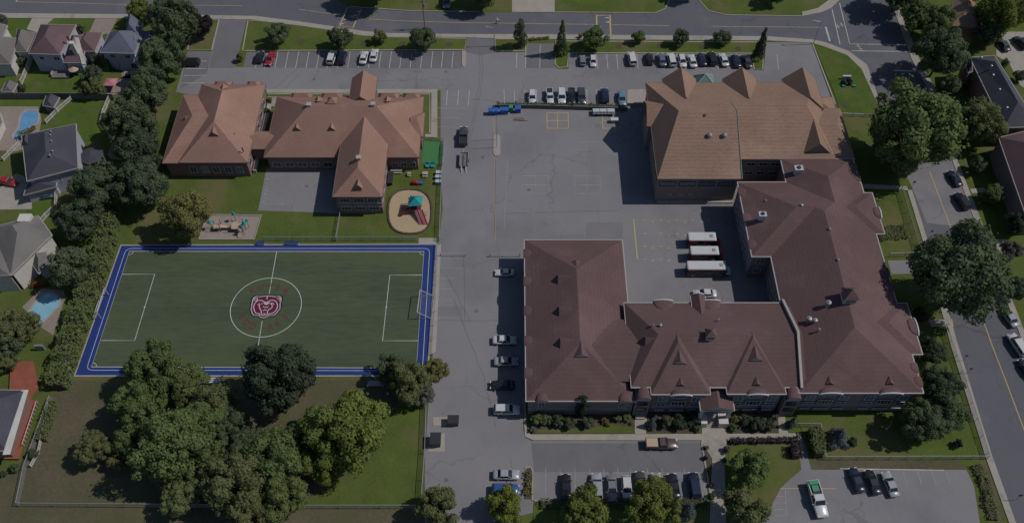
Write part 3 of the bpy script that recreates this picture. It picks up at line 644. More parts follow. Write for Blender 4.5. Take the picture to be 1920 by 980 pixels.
def cupola(root, x, y, z, s_, hb, hr, wallm, roofm, name='cupola'):
    b = MB(); b.box(x-s_/2, x+s_/2, y-s_/2, y+s_/2, z-1.5, z+hb); o = b.build(name, M[wallm], root)
    l_ = MB()
    for k in range(3):
        zz = z+hb*(.25+.25*k)
        for dx, dy, lx, ly in ((0, -s_/2-.04, s_*.8, .06), (s_/2+.04, 0, .06, s_*.8), (-s_/2-.04, 0, .06, s_*.8)): l_.obox(x+dx, y+dy, zz, zz+.12, lx, ly)
    l_.build('louvre', M['dark'], o)
    e = s_/2+.25; r = MB(); q = [(x-e, y-e, z+hb), (x+e, y-e, z+hb), (x+e, y+e, z+hb), (x-e, y+e, z+hb)]
    for i in range(4): r.face([q[i], q[(i+1) % 4], (x, y, z+hb+hr)])
    r.face(q[::-1]); r.build('cupola_roof', M[roofm], o)

def vent(root, x, y, z, r=0.3, h=0.9, m='vent_metal', name='roof_vent', cap=True):
    b = MB(); b.cyl((x, y, z-.6), (x, y, z+h*.7), r*.7, n=10)
    if cap: b.cyl((x, y, z+h*.6), (x, y, z+h*.8), r, r*1.05, 10); b.cyl((x, y, z+h*.8), (x, y, z+h), r*1.05, r*.2, 10)
    b.build(name, M[m], root)
def hvac(root, x, y, z, lx=2.0, ly=1.4, h=1.2, name='rooftop_unit'):
    b = MB(); b.box(x-lx/2, x+lx/2, y-ly/2, y+ly/2, z-.8, z+h); b.box(x-lx/2-.08, x+lx/2+.08, y-ly/2-.08, y+ly/2+.08, z+h, z+h+.1)
    o = b.build(name, M['vent_white'], root)
    f = MB(); f.cyl((x, y, z+h+.1), (x, y, z+h+.3), min(lx, ly)*.35, n=12); f.build('fan', M['dark'], o)
def rtop(px, py, roofz):   # roof point under a pixel at height roofz
    return (*G(px, py, roofz), roofz)

# ---------- maroon roofed high school
B = Building('high_school', 'large maroon roofed brick school with arched dormers and cupolas around the bus yard', 'school', (45, 95), 'maroon_roof', 'brick_brown', 'fascia')
R = B.root; S = .385
# low west block
B.hip(rectq(2.4, 22.1, 74.1, 110.0, 'y'), 6.0, 9.75, 9.8, 9.8)
# link to the front wing
B.hip(rectq(13, 24.5, 77.4, 90.4, 'x'), 7.25, 9.0, 0, 0, wall=False, fascia=False)
B.wall.box(21.2, 22.0, 78, 90, 5, 7.0)
# front wing and its two hipped bays
B.hip(rectq(21.0, 52.0, 76.0, 94.0, 'x'), 7.5, 11.0, 5.2, 0.0)
B.hip(rectq(24.4, 34.9, 74.6, 85.4, 'y'), 7.5, 11.02, 8.7, 0.05, r1=(29.6, 83.3), r2=(29.6, 85.4))
B.hip(rectq(37.75, 48.2, 74.7, 85.4, 'y'), 7.5, 11.04, 8.7, 0.05, r1=(43.1, 84.2), r2=(43.1, 85.4))
# long east range with its wings
B.hip(rectq(50.4, 72.4, 74.9, 123.8, 'y'), 7.5, 11.7, 11.0, 11.0)
B.hip(rectq(46.7, 60.0, 104.6, 123.9, 'x'), 7.5, 11.2, 9.6, 0.1)
B.hip(rectq(56.75, 72.2, 112.0, 130.4, 'y'), 7.52, 10.55, 0.1, 7.7)
B.hip(rectq(62.0, 74.1, 110.2, 121.0, 'x'), 7.5, 9.6, 0.1, 5.4)
B.hip(rectq(62.0, 74.3, 82.7, 93.9, 'x'), 7.5, 9.7, 0.1, 5.6)
# parapet fire wall over the front wing
b = MB()
pts = [(50.9, 94.5, 7.4), (51.15, 85.2, 11.05), (51.0, 75.8, 7.4)]
for a, c in zip(pts[:-1], pts[1:]):
    b.rings([[(a[0]-.2, a[1], a[2]-.6), (a[0]+.25, a[1], a[2]-.6), (a[0]+.25, a[1], a[2]+.55), (a[0]-.2, a[1], a[2]+.55)], [(c[0]-.2, c[1], c[2]-.6), (c[0]+.25, c[1], c[2]-.6), (c[0]+.25, c[1], c[2]+.55), (c[0]-.2, c[1], c[2]+.55)]])
b.build('parapet', M['fascia'], R)
# entrance porch with gabled roof and stone steps
pr = MB(); px0, px1, py0, py1 = 33.2, 39.3, 72.7, 76.2
B.hip(rectq(px0, px1, py0, py1, 'y'), 5.2, 6.6, 0, 0, wall=False)
pd = MB()
for x in (33.7, 38.7): pd.box(x-.3, x+.3, 72.95, 73.5, 0, 5.0)
pd.face([(33.5, 72.85, 5.1), (39.0, 72.85, 5.1), (36.25, 72.85, 6.35)])
pd.build('porch_column', M['white_wall'], R)
st = MB()
for i in range(9): st.box(35.05, 37.05, 71.8+.27*i, 74.4, .18*i, .18*(i+1)-.002*i)
st.build('steps', M['concrete'], R)
ck = MB()
ck.box(33.9, 35.0, 71.9, 74.4, 0, 1.7); ck.box(37.1, 38.8, 71.9, 74.4, 0, 1.7); ck.box(33.9, 38.8, 74.42, 76.0, 0, 1.66)
ck.build('steps_wall', M['white_wall'], R)
dd = MB(); dd.box(35.4, 37.0, 76.0, 76.48, 1.7, 4.0); dd.build('door', M['dark'], R)
# arched dormers
for x, y, a, r, tr in ((29.7, 74.5, -90, 1.9, 'vent_white'), (43.1, 74.6, -90, 1.9, 'vent_white'), (56.0, 74.8, -90, 2.1, 'vent_white'), (66.6, 74.8, -90, 2.1, 'vent_white')):
    eyebrow(R, x, y, 7.5, math.radians(a), r, 1.4, 'maroon_roof', tr, .34)
    gablet(R, x, y+1.7, 8.25, math.radians(a), 1.3, .42, .385, 'maroon_roof', 'maroon_roof')
    for k, (zz, hh) in enumerate(((5.9, 1.7), (3.2, 1.5), (1.0, .5))):
        window(R, x, y+(.32 if k else .38), zz, 2.6 if k else 2.2, hh, -math.pi/2, 'frame', 'glass', 4)
    for dx in (-3.0, 3.0):
        for zz, hh in ((4.6, 1.7), (2.9, .9), (1.0, .5)): window(R, x+dx, y+.36, zz, 1.7, hh, -math.pi/2, 'frame', 'glass_blue' if zz > 4 else 'glass', 2)
for x in (28.4, 37.3): eyebrow(R, x, 94.1, 7.5, math.pi/2, 1.9 if x < 30 else 1.9, 2.5, 'maroon_roof', 'vent_white', .3)
for y in (88, ): pass
for y in (106.5, 99.8, 93.1, 86.5, 79.8): eyebrow(R, 2.35, y, 6.0, math.pi, 1.15, 1.6, 'maroon_roof', None, .28)
for y in (121.2, 114.3, 107.6): eyebrow(R, 46.65, y, 7.5, math.pi, 1.2, 1.6, 'maroon_roof', None, .28)
for x in (5.3, ): eyebrow(R, x, 74.0, 6.0, -math.pi/2, 1.15, 1.9, 'maroon_roof', None, .6)
eyebrow(R, 20.0, 74.0, 6.0, -math.pi/2, 1.2, 1.9, 'maroon_roof', None, .5)
for y in (115.6, 125.0, 128.0): eyebrow(R, 74.15 if y < 121 else 72.3, y, 7.5, 0, 1.5 if y < 120 else 1.1, 1.6, 'maroon_roof', 'vent_white' if y < 120 else None, .4)
for y in (88.6, ): eyebrow(R, 74.35, y, 7.5, 0, 1.9, 1.8, 'maroon_roof', 'vent_white', .4)
for y in (80.0, 77.2, 97.5, 101.0): eyebrow(R, 72.45, y, 7.5, 0, 1.1, 1.6, 'maroon_roof', None, .4)
# stair towers with barrel roofs in the re-entrant corners of the front
for x in (23.2, 49.6):
    w_ = MB(); w_.box(x-1.35, x+1.35, 74.3, 78, 0, 6.6); w_.build('stair_tower', M['brick_brown'], R)
    eyebrow(R, x, 74.1, 6.6, -math.pi/2, 1.35, 2.6, 'maroon_roof', None, .75, name='barrel_roof')
    for zz in (4.2, 2.0): window(R, x, 74.28, zz, 1.9, 1.3, -math.pi/2, 'dark', 'glass', 2)
b = MB(); b.box(22.4, 24.0, 73.5, 74.4, 0, .5); b.build('door_step', M['concrete'], R)
# courtyard facing gable on the front wing, wall gables
B.hip(rectq(33.6, 36.4, 90.0, 95.2, 'y'), 7.9, 8.95, 0, 0, wall=True, over=.2)
eyebrow(R, 35.0, 95.2, 7.8, math.pi/2, 1.2, .8, 'maroon_roof', 'vent_white', .7)
# cupolas, louvre dormers, vents
x, y, z = rtop(1341, 628, 11.0); cupola(R, 35.4, 84.6, 10.9, 1.5, 1.0, 1.0, 'vent_white', 'maroon_roof')
cupola(R, 61.6, 92.2, 11.6, 2.3, 1.5, 1.5, 'vent_white', 'maroon_roof')
for y in (99.2, 92.0, 85.2): gablet(R, 8.9, y-.6, 8.15, math.pi, 2.6, 1.3, .385, 'maroon_roof', 'dark')
gablet(R, 12.3, 102.3, 8.6, math.pi/2, 2.6, .8, .385, 'maroon_roof'); gablet(R, 12.4, 81.6, 8.8, -math.pi/2, 2.6, .95, .385, 'maroon_roof')
gablet(R, 24.1, 84.4, 9.0, math.pi, 2.3, 1.6, .68, 'maroon_roof', 'dark')
gablet(R, 29.7, 79.8, 9.5, -math.pi/2, 2.5, .95, .42, 'maroon_roof'); gablet(R, 43.2, 80.4, 9.6, -math.pi/2, 2.5, .95, .42, 'maroon_roof')
for px, py, zz, r, h in ((1429, 405, 9.9, .8, 1.2), ):
    p = rtop(px, py, zz); hvac(R, p[0], p[1], zz, 1.35, 1.1, .6)
p = rtop(1497, 318, 9.4); hvac(R, p[0], p[1], 9.2, 1.6, 1.2, .7)
for px, py, zz, r, h in ((1503, 385, 11.2, .3, .7), (1555, 430, 11.6, .25, .8), (1571, 488, 11.6, .25, .8), (1585, 548, 11.6, .25, .8), (1552, 570, 11.0, .5, 1.3), (1517, 598, 9.9, .45, .9), (1528, 601, 10.0, .42, .9), (1536, 617, 10.3, .22, .6),
                         (1223, 612, 10.2, .2, 1.2), (1238, 610, 10.4, .3, .8), (1436, 375, 9.5, .15, .4), (1347, 598, 10.3, .15, .4)):
    p = rtop(px, py, zz); vent(R, p[0], p[1], zz-.3, r, h)
# facade windows elsewhere
for i in range(3):
    x = 5.3+i*7.2; window(R, x, 74.58, 2.9, 1.3, 1.6, -math.pi/2)
for x in (5.3, 20.0): window(R, x, 74.55, 3.6, 1.2, 1.7, -math.pi/2)
for i in range(7):
    y = 106.5+i*2.45
    for zz in (4.7, 1.4): window(R, 47.18, y, zz, 1.5, 1.7, math.pi, 'frame', 'glass_blue')
for i in range(3):
    for zz in (4.7, 1.4): window(R, 50.88, 96.5+i*2.8, zz, 1.5, 1.7, math.pi, 'frame', 'glass_blue')
for zz in (4.6, 1.4): window(R, 48.9, 105.1, zz, 1.6, 1.7, -math.pi/2, 'frame', 'glass_blue')
for i in range(4):
    window(R, 2.88, 78+i*8.2, 2.4, 1.8, 1.8, math.pi, 'frame', 'glass')
bd = MB()   # string courses
for z in (1.9, 2.6): bd.box(51.6, 71.4, 75.28, 75.40, z, z+.14)
for z in (2.0, 2.7): bd.box(2.95, 20.8, 74.45, 74.58, z, z+.15); 
for x0, x1 in ((24.95, 34.35), (38.3, 47.65)): bd.box(x0, x1, 74.98 if x0 < 30 else 75.08, 75.2, 1.9, 2.05); bd.box(x0, x1, 74.98 if x0 < 30 else 75.08, 75.2, 2.6, 2.72)
bd.build('string_course', M['band'], R)
# low white gutter board along the courtyard side
B.finish()

# ---------- tan roofed gymnasium
B = Building('gymnasium', 'big hall with tan shingle roof and three pointed gables facing the car park', 'gymnasium', (48, 140), 'tan_roof', 'brick_grey', 'fascia_brown')
R = B.root
B.hip(rectq(30.2, 47.8, 124.5, 153.4, 'x'), 7.7, 13.1, 5.2, .02)
B.hip(rectq(47.8, 68.3, 130.0, 153.4, 'x'), 7.7, 12.05, .02, 4.9)
for cx in (37.9, 51.6, 65.1): B.hip(rectq(cx-3.8, cx+3.8, 145.0, 154.6, 'y'), 7.72, 11.2, 0.05, 0, over=.4)
B.hip(rectq(61.2, 67.9, 131.3, 141.0, 'y'), 7.74, 10.95, 0, .05)
B.hip(rectq(63.5, 72.9, 130.6, 146.0, 'x'), 6.9, 9.9, .05, 3.0)
B.hip(rectq(66, 72.9, 146.1, 151.5, 'y'), 5.0, 6.6, 2, 2)
B.hip(rectq(29.3, 36.0, 139.6, 147.4, 'x'), 7.75, 10.6, 0, .05)
fl = MB(); fl.rings([[(47.74, 124.4, 7.75), (47.86, 124.4, 7.75), (47.86, 124.4, 7.85), (47.74, 124.4, 7.85)], [(47.74, 138.9, 13.1), (47.86, 138.9, 13.1), (47.86, 138.9, 13.2), (47.74, 138.9, 13.2)], [(47.3, 143.0, 11.55), (47.42, 143.0, 11.55), (47.42, 143.0, 11.65), (47.3, 143.0, 11.65)]])
fl.build('copper_flashing', M['green_metal'], R)
# glass pyramid over the entrance
x, y = G(1323, 149, 7.7); g = MB(); y = 153.6; q = [(x-2.2, y, 6.6), (x+2.2, y, 6.6), (x+2.2, y+3.4, 6.6), (x-2.2, y+3.4, 6.6)]
for i in range(4): g.face([q[i], q[(i+1) % 4], (x, y+1.7, 8.5)])
go = g.build('glass_pyramid', M['green_metal'], R); rb = MB()
for p in q: rb.cyl(p, (x, y+1.7, 8.55), .07, n=5)
rb.build('glazing_bar', M['vent_white'], go)
pw = MB(); pw.box(x-2.2, x+2.2, y-.2, y+3.4, 0, 6.55); pw.build('entrance_block', M['brick_grey'], R)
for px, py in ((1330, 255), (1358, 255)):
    p = rtop(px, py, 11.2); b = MB()
    b.cyl((p[0], p[1], 10.2), (p[0], p[1], 11.5), .45, n=12); b.cyl((p[0], p[1], 11.5), (p[0], p[1], 11.75), .55, .5, 12); b.cyl((p[0], p[1], 11.75), (p[0], p[1], 12.0), .5, .2, 12); b.build('roof_fan', M['vent_metal'], R)
p = rtop(1321, 217, 12.6); vent(R, p[0], p[1], 12.3, .4, .6, 'dark')
for i in range(4):
    window(R, 32.6+i*4.1, 124.98, 5.0, 3.3, 1.35, -math.pi/2, 'dark', 'glass_blue', 3); window(R, 33.6+i*2.2, 124.98, 2.0, .7, .5, -math.pi/2, 'frame', 'glass', 1)
for i in range(4):
    window(R, 51.0+i*2.6, 130.48, 5.2, 1.9, 1.0, -math.pi/2, 'frame', 'glass', 2); window(R, 51.0+i*2.6, 130.48, 2.4, 1.9, 1.0, -math.pi/2, 'frame', 'glass', 2)
for y in (128, 133, 138): window(R, 30.68, y, 4.8, 3.0, 1.3, math.pi, 'dark', 'glass', 3)
b = MB(); b.box(31.0, 47.3, 124.3, 125.0, 0, .35); b.build('plinth', M['concrete'], R)
B.finish()
# service yard clutter between the halls
b = MB(); r = empty('air_handling_unit', (*G(1452, 328, .6), 0), 'boxy blue grey air handler in the dark service yard between the two roofs', 'air conditioner')
c = r.location; b.box(c.x-2, c.x+2, c.y-1, c.y+1, 3.0, 4.8); b.box(c.x-1.2, c.x+.8, c.y-.7, c.y+.7, 4.8, 5.2); b.build('casing', M['vent_metal'], r)
f = MB(); f.box(c.x-2.3, c.x+2.3, c.y-1.3, c.y+1.3, 0, 3.0); f.build('plinth', M['brick_brown'], r)

# ---------- salmon roofed elementary school
B = Building('elementary_school', 'long low school with salmon shingle roofs between car park and playing field', 'school', (-45, 140), 'salmon_roof', 'brick', 'fascia_brown')
R = B.root
B.hip(rectq(-71.5, -56.7, 131.5, 155.7, 'y'), 5.0, 10.0, 7.4, 7.4)
B.hip(rectq(-75.2, -66.0, 131.6, 152.6, 'x'), 4.7, 8.5, 5.4, .1)
B.hip(rectq(-53.7, -20.1, 133.5, 152.1, 'x'), 4.5, 10.7, 9.4, 9.3)
B.hip(rectq(-37.2, -26.8, 121.1, 143.0, 'y'), 6.0, 9.5, 5.1, .1)
B.hip(rectq(-57.5, -50.5, 136.2, 141.5, 'x'), 4.2, 5.6, .1, .1)
B.hip(rectq(-36.9, -31.0, 148.5, 157.2, 'y'), 5.6, 8.0, .1, 0)
B.hip(rectq(-22.6, -19.6, 139.5, 147.0, 'x'), 4.6, 6.6, .1, 1.5)
for x0, x1 in ((-50.5, -45.6), (-43.6, -38.7), (-30.6, -25.8), (-25.0, -21.0)):
    B.hip(rectq(x0, x1, 150.8, 153.2, 'x'), 4.55, 5.6, 1.1, 1.1, wall=True, over=.3)
for x0, x1 in ((-68.5, -64.5), (-61.0, -57.8)):
    B.hip(rectq(x0, x1, 154.3, 156.6, 'x'), 5.05, 6.0, 1.1, 1.1, wall=True, over=.3)
cupola(R, -39.5, 145.6, 8.9, 1.6, .8, .9, 'brick_grey', 'salmon_roof', 'chimney')
for px, py, zz in ((580, 200, 10.3), (700, 199, 10.4), (673, 299, 9.3)):
    p = rtop(px, py, zz); b = MB(); b.box(p[0]-.4, p[0]+.4, p[1]-.4, p[1]+.4, zz-1, zz+.7); b.box(p[0]-.5, p[0]+.5, p[1]-.5, p[1]+.5, zz+.7, zz+.85); b.build('chimney', M['band'], R)
for px, py, zz, a in ((557, 245, 7.6, -90), (622, 245, 7.6, -90), (672, 353, 7.3, -90), (401, 254, 8.3, -90)):
    p = rtop(px, py, zz); gablet(R, p[0], p[1], zz, math.radians(a), 2.0, 1.1, .68, 'salmon_roof', 'salmon_roof')
for px, py, zz in ((598, 188, 8), (727, 188, 8), (421, 165, 8)):
    p = rtop(px, py, zz); gablet(R, p[0], p[1], zz, math.pi/2, 1.8, 1.0, .68, 'salmon_roof', 'salmon_roof')
p = rtop(351, 224, 6.6); gablet(R, p[0], p[1], 6.5, math.pi, 1.8, 1.2, .7, 'salmon_roof', 'dark')
for px, py in ((440, 253), (455, 280)):
    p = rtop(px, py, 7.0); vent(R, p[0], p[1], 6.9, .18, .6, 'dark')
for i in range(5): window(R, -69.2+i*2.5, 131.98, 1.3, 1.5, 2.0, -math.pi/2, 'frame', 'glass_blue' if i % 3 == 1 else 'glass', 2)
for i in range(5): window(R, -51.5+i*2.8, 133.98, 1.0, 2.0, 1.5, -math.pi/2, 'frame', 'glass', 2)
for i in range(3): window(R, -25.6+i*1.9, 133.98, 1.0, 1.4, 1.5, -math.pi/2, 'frame', 'glass', 2)
for i in range(3):
    for zz in (3.7, 1.2): window(R, -34.9+i*2.9, 121.58, zz, 2.2, 1.4, -math.pi/2, 'frame', 'glass', 3)
for i in range(6): window(R, -57.18, 134+i*3.6, 1.6, 1.6, 1.8, 0, 'frame', 'glass', 2)
for i in range(4): window(R, -27.28, 123+i*2.6, 2.6, 1.5, 1.8, 0, 'frame', 'glass', 2)
b = MB()
for z in (2.2, 3.3): b.box(-36.7, -27.3, 121.5, 121.62, z+.0, z+.2)
b.build('string_course', M['band'], R)
b = MB(); b.box(-56.9, -56.2, 133, 154, 0, .9); b.build('plinth', M['band'], R)
B.finish()

# ---------- neighbouring houses
def house(label, loc_px, parts, roofm, wallm, fasm='fascia', group=None, wins=(), extra=None, swins=()):
    c = G(*loc_px, 0); H_ = Building('house', label, 'house', c, roofm, wallm, fasm, group)
    for q, z0, z1, i1, i2 in parts: H_.hip(GP(q, z0), z0, z1, i1, i2, over=.4)
    for px, py, zz, w_, h, a in wins:
        x, y = G(px, py, zz); window(H_.root, x, y, zz, w_, h, math.radians(a), 'frame', 'glass', 2)
    for px, epy, ez_, zz, w_, h in swins:
        x, y = G(px, epy, ez_); window(H_.root, x, y+.38, zz, w_, h, -math.pi/2, 'frame', 'glass', 2)
    if extra: extra(H_)
    H_.finish(); return H_
def ex_maroon(H_):
    p = rtop(150, 84, 5.0); b = MB()
    b.box(p[0]-.5, p[0]+.5, p[1]-3.4, p[1]-2.4, 0, 8.2); o = b.build('chimney', M['white_wall'], H_.root)
    v = MB(); v.rings([[(p[0]+1.3, p[1]-5.2, 3.2), (p[0]+2.2, p[1]-5.2, 3.2), (p[0]+2.2, p[1]-5.2, 3.5), (p[0]+1.3, p[1]-5.2, 3.5)], [(p[0]-.4, p[1]-.2, 7.0), (p[0]+.6, p[1]-.2, 7.0), (p[0]+.6, p[1]-.2, 7.3), (p[0]-.4, p[1]-.2, 7.3)]]); v.build('pale_gable_wall', M['white_wall'], H_.root)
    for px, py in ((90, 56), (127, 71)): q = rtop(px, py, 7.5); vent(H_.root, q[0], q[1], 7.3, .3, .6, 'dark')
house('dusty maroon roofed two storey house with pale chimney wall, second along the road', (110, 130),
      [([(53, 101), (113, 103), (143, 47), (76, 46)], 5.8, 8.4, 3.5, 3.5), ([(118, 118), (153, 118), (168, 66), (130, 66)], 3.6, 6.0, 3.0, 3.0), ([(135, 96), (178, 97), (193, 61), (158, 62)], 3.6, 5.8, 2.0, 2.5)],
      'red_roof', 'blue_wall', swins=[(74, 101.5, 5.8, 3.7, 1.4, 1.1), (101, 102.5, 5.8, 3.7, 1.4, 1.1), (84, 101.5, 5.8, .9, 1.5, 1.3), (138, 118, 3.6, 1.0, 1.3, 1.2)], extra=ex_maroon)
def ex_blue(H_):
    b = MB(); p = G(254, 84, 5.2); b.face([(p[0]-.4, p[1]-2.8, 4.2), (p[0]+.3, p[1]-2.8, 4.2), (p[0]+.6, p[1]+2, 8.2)]); b.face([(p[0]+.3, p[1]-2.8, 4.2), (p[0]-.4, p[1]-2.8, 4.2), (p[0]+.6, p[1]+2, 8.2)]); b.build('pale_gable_wall', M['white_wall'], H_.root)
house('blue grey shingled house with steep front gable beside the tall trees', (260, 130),
      [([(187, 99), (252, 101), (272, 58), (206, 60)], 5.6, 8.6, 4.5, 3.5), ([(240, 100), (251, 60), (256, 38), (230, 40)][:0] or [(236, 70), (262, 70), (268, 44), (238, 43)], 5.6, 8.8, 1.0, .5), ([(251, 117), (300, 118), (330, 60), (262, 60)], 3.8, 6.8, 3.0, 3.0)],
      'blue_roof', 'blue_wall', swins=[(207, 99.5, 5.6, 3.8, 1.2, 1.0), (235, 100.5, 5.6, 3.8, 1.2, 1.0), (216, 99.5, 5.6, .9, 1.5, 1.3), (240, 100.5, 5.6, .1, 1.6, 2.1), (278, 117.5, 3.8, 1.2, 1.6, 1.2)], extra=ex_blue)
house('grey hip roofed house cut off by the left edge of the picture, nearest the road', (30, 120),
      [([(-30, 121), (20, 121), (34, 72), (-20, 66)], 4.0, 6.6, 3.0, 3.0), ([(26, 98), (50, 98), (68, 62), (32, 55)], 3.4, 5.6, 2.0, 2.0), ([(-30, 75), (4, 74), (14, 48), (-20, 40)], 5.4, 7.4, 2, 2)],
      'grey_roof', 'white_wall', wins=[(10, 126, 1.4, 1.2, 1.0, -90)])
def ex_slate(H_):
    for px, py in ((95, 246), (96, 264), (98, 283), (93, 291), (94, 253)): p = rtop(px, py, 8.6); vent(H_.root, p[0], p[1], 8.3, .2, .5)
    b = MB(); x, y = G(172, 292, 2.5); N = 8
    for k in range(N):
        a0, a1 = 2*math.pi*k/N, 2*math.pi*(k+1)/N; b.face([(x+2.7*math.cos(a0), y+2.7*math.sin(a0), 2.6), (x+2.7*math.cos(a1), y+2.7*math.sin(a1), 2.6), (x, y, 3.6)])
    o = b.build('gazebo_roof', M['slate_roof'], H_.root); 
    for k in range(N): c = MB(); a0 = 2*math.pi*k/N; c.cyl((x+2.4*math.cos(a0), y+2.4*math.sin(a0), 0), (x+2.4*math.cos(a0), y+2.4*math.sin(a0), 2.6), .09, n=6); c.build('gazebo_post', M['fascia'], o)
house('dark slate roofed two storey house with octagonal gazebo beside the kidney pool', (95, 350),
      [([(50, 340), (147, 315), (143, 232), (40, 254)], 5.8, 8.8, 4.0, 4.0), ([(40, 275), (62, 282), (66, 250), (42, 258)], 5.6, 7.2, 1, 1), ([(44, 366), (106, 350), (108, 330), (52, 342)], 3.0, 4.6, 1.0, 1.0)],
      'slate_roof', 'blue_wall', wins=[(90, 329, 4.2, 1.3, 1.0, -76), (104, 326, 4.2, 1.3, 1.0, -76), (112, 340, 3.0, 1.2, 1.4, -76)], extra=ex_slate)
def ex_brown(H_):
    b = MB(); p = rtop(45, 410, 7); b.box(p[0]-1.0, p[0]+1.4, p[1]-1, p[1]+1, 4, 7.4); b.build('chimney', M['white_wall'], H_.root)
house('taupe roofed house with white end wall between the two lawns and the pale pool', (40, 520),
      [([(20, 516), (98, 440), (72, 404), (-30, 430)], 5.8, 8.8, 4.0, 4.0), ([(-60, 520), (20, 516), (0, 440), (-60, 440)], 5.8, 8.6, 3.0, 3.0), ([(72, 513), (94, 494), (86, 468), (52, 482)], 3.2, 5.0, 1.5, 1.5)],
      'grey_roof', 'white_wall', wins=[(30, 508, 3.6, 1.3, 1.1, -40), (43, 518, 2.2, 1.2, 1.2, -40), (66, 474, 4.2, 1.1, 1.0, -40)], extra=ex_brown)
def ex_deck(H_):
    b = MB(); b.prism(GP([(22, 681), (65, 679), (75, 727), (60, 750), (72, 755), (38, 862), (10, 862), (20, 730)]), .4, .55); b.build('deck', M['red_deck'], H_.root)
    f = MB(); P = GP([(72, 756), (46, 835)], .5)
    for k in range(12):
        t = k/11; x = P[0][0]+(P[1][0]-P[0][0])*t; y = P[0][1]+(P[1][1]-P[0][1])*t; f.box(x-.05, x+.05, y-.05, y+.05, .5, 1.5)
    f.cyl((P[0][0], P[0][1], 1.5), (P[1][0], P[1][1], 1.5), .06, n=5); f.build('deck_rail', M['vent_white'], H_.root)
    t_ = MB(); a = G(47, 731, 4.0); c = G(12, 852, 4.0); t_.strip([a, c], 1.2, 4.12, z0=3.95); t_.build('flat_canopy', M['white_wall'], H_.root)
house('dark blue hip roofed house with white canopy and red deck at the lower left edge', (20, 800),
      [([(-60, 845), (12, 845), (50, 731), (-60, 729)], 3.9, 6.6, 4.0, 4.0)], 'slate_roof', 'brick', extra=ex_deck)
house('tan roofed house deep among the trees in the upper right corner', (1810, 60),
      [([(1778, 48), (1842, 56), (1824, -8), (1788, -8)], 4.5, 7.0, 3.5, 3.0)], 'tan_roof', 'brick', 'fascia_brown', wins=[(1800, 62, 2.5, 1.3, 1.1, -90), (1825, 64, 2.5, 1.3, 1.1, -90)])
def ex_row(H_):
    for px, py in ((1840, 108), (1859, 124), (1862, 141), (1874, 168), (1888, 202)): p = rtop(px, py, 8.4); vent(H_.root, p[0], p[1], 8.2, .25, .5, 'vent_metal')
    for px, py in ((1817, 134), (1832, 155), (1846, 182)):
        p = G(px, py, 3.2); b = MB(); b.obox(p[0]+1, p[1], 0, 3.0, 2.6, 2.0); o = b.build('porch', M['white_wall'], H_.root); c = MB(); c.obox(p[0]+1, p[1], 3.0, 3.25, 3.0, 2.4); c.build('porch_roof', M['slate_roof'], o)
house('dark blue shingled apartment house with row of pale porches across the east road', (1850, 200),
      [([(1815, 137), (1824, 134), (1822, 108), (1808, 108)], 5.8, 7.0, 1, 1), ([(1882, 240), (1948, 238), (1865, 104), (1818, 108)], 5.8, 8.6, 5.0, 5.0)], 'slate_roof', 'brick', wins=[(1822, 148, 3.0, 1.2, 1.3, 180), (1838, 172, 3.0, 1.2, 1.3, 180)], extra=ex_row)
house('dusty red roofed apartment house with white bay windows at the right edge', (1900, 330),
      [([(1925, 410), (1990, 405), (1930, 244), (1872, 258)], 5.8, 8.4, 5.0, 5.0)], 'red_roof', 'brick_brown',
      wins=[(1879, 288, 4.0, 1.7, 1.8, 195), (1888, 311, 4.0, 1.7, 1.8, 195), (1905, 348, 4.0, 1.7, 1.8, 195), (1916, 372, 4.0, 1.7, 1.8, 195), (1893, 335, 1.4, 1.7, 1.8, 195), (1903, 362, 1.4, 1.7, 1.8, 195)])
# garden sheds
def shed(px, roofm, wallm, label, z0=2.2, z1=3.2):
    q = GP(px, z0); c = sum(p[0] for p in q)/4, sum(p[1] for p in q)/4
    H_ = Building('garden_shed', label, 'shed', c, roofm, wallm, 'fascia'); H_.hip(q, z0, z1, .9, 0, over=.2); H_.finish()
shed([(80, 198), (101, 202), (112, 183), (86, 180)], 'slate_roof', 'wood_grey', 'small dark roofed shed against the long fence between two yards')
shed([(2, 172), (24, 173), (33, 157), (10, 155)], 'grey_roof', 'wood_grey', 'grey roofed shed in the yard corner at the left edge above the white fence')
shed([(-12, 262), (4, 228), (-4, 200), (-30, 215)], 'grey_roof', 'white_wall', 'pale shed at the left edge beside the kidney pool')
# ------------------------------------------------------------------ trees and hedges
def quads_mesh(name, P, Nn, size, rs, mats, extra=None):
    """one leaf-clump quad at each point P with normal Nn"""
    n = len(P); r = rs.normal(size=(n, 3)); t = np.cross(Nn, r); t /= np.linalg.norm(t, axis=1)[:, None]+1e-9
    b = np.cross(Nn, t); s = (size*rs.uniform(.6, 1.3, n))[:, None]*.5; asp = rs.uniform(.6, 1.1, n)[:, None]
    fold = Nn*s*rs.uniform(-.5, .1, n)[:, None]
    V = np.stack([P-t*s, P-b*s*asp+fold, P+t*s, P+b*s*asp+fold], 1).reshape(-1, 3)
    F = np.arange(4*n).reshape(-1, 4)
    me = bpy.data.meshes.new(name); me.vertices.add(4*n); me.vertices.foreach_set('co', V.ravel()); me.loops.add(4*n); me.loops.foreach_set('vertex_index', F.ravel())
    me.polygons.add(n); me.polygons.foreach_set('loop_start', np.arange(0, 4*n, 4)); me.update(calc_edges=True)
    for m in mats: me.materials.append(m)
    return me
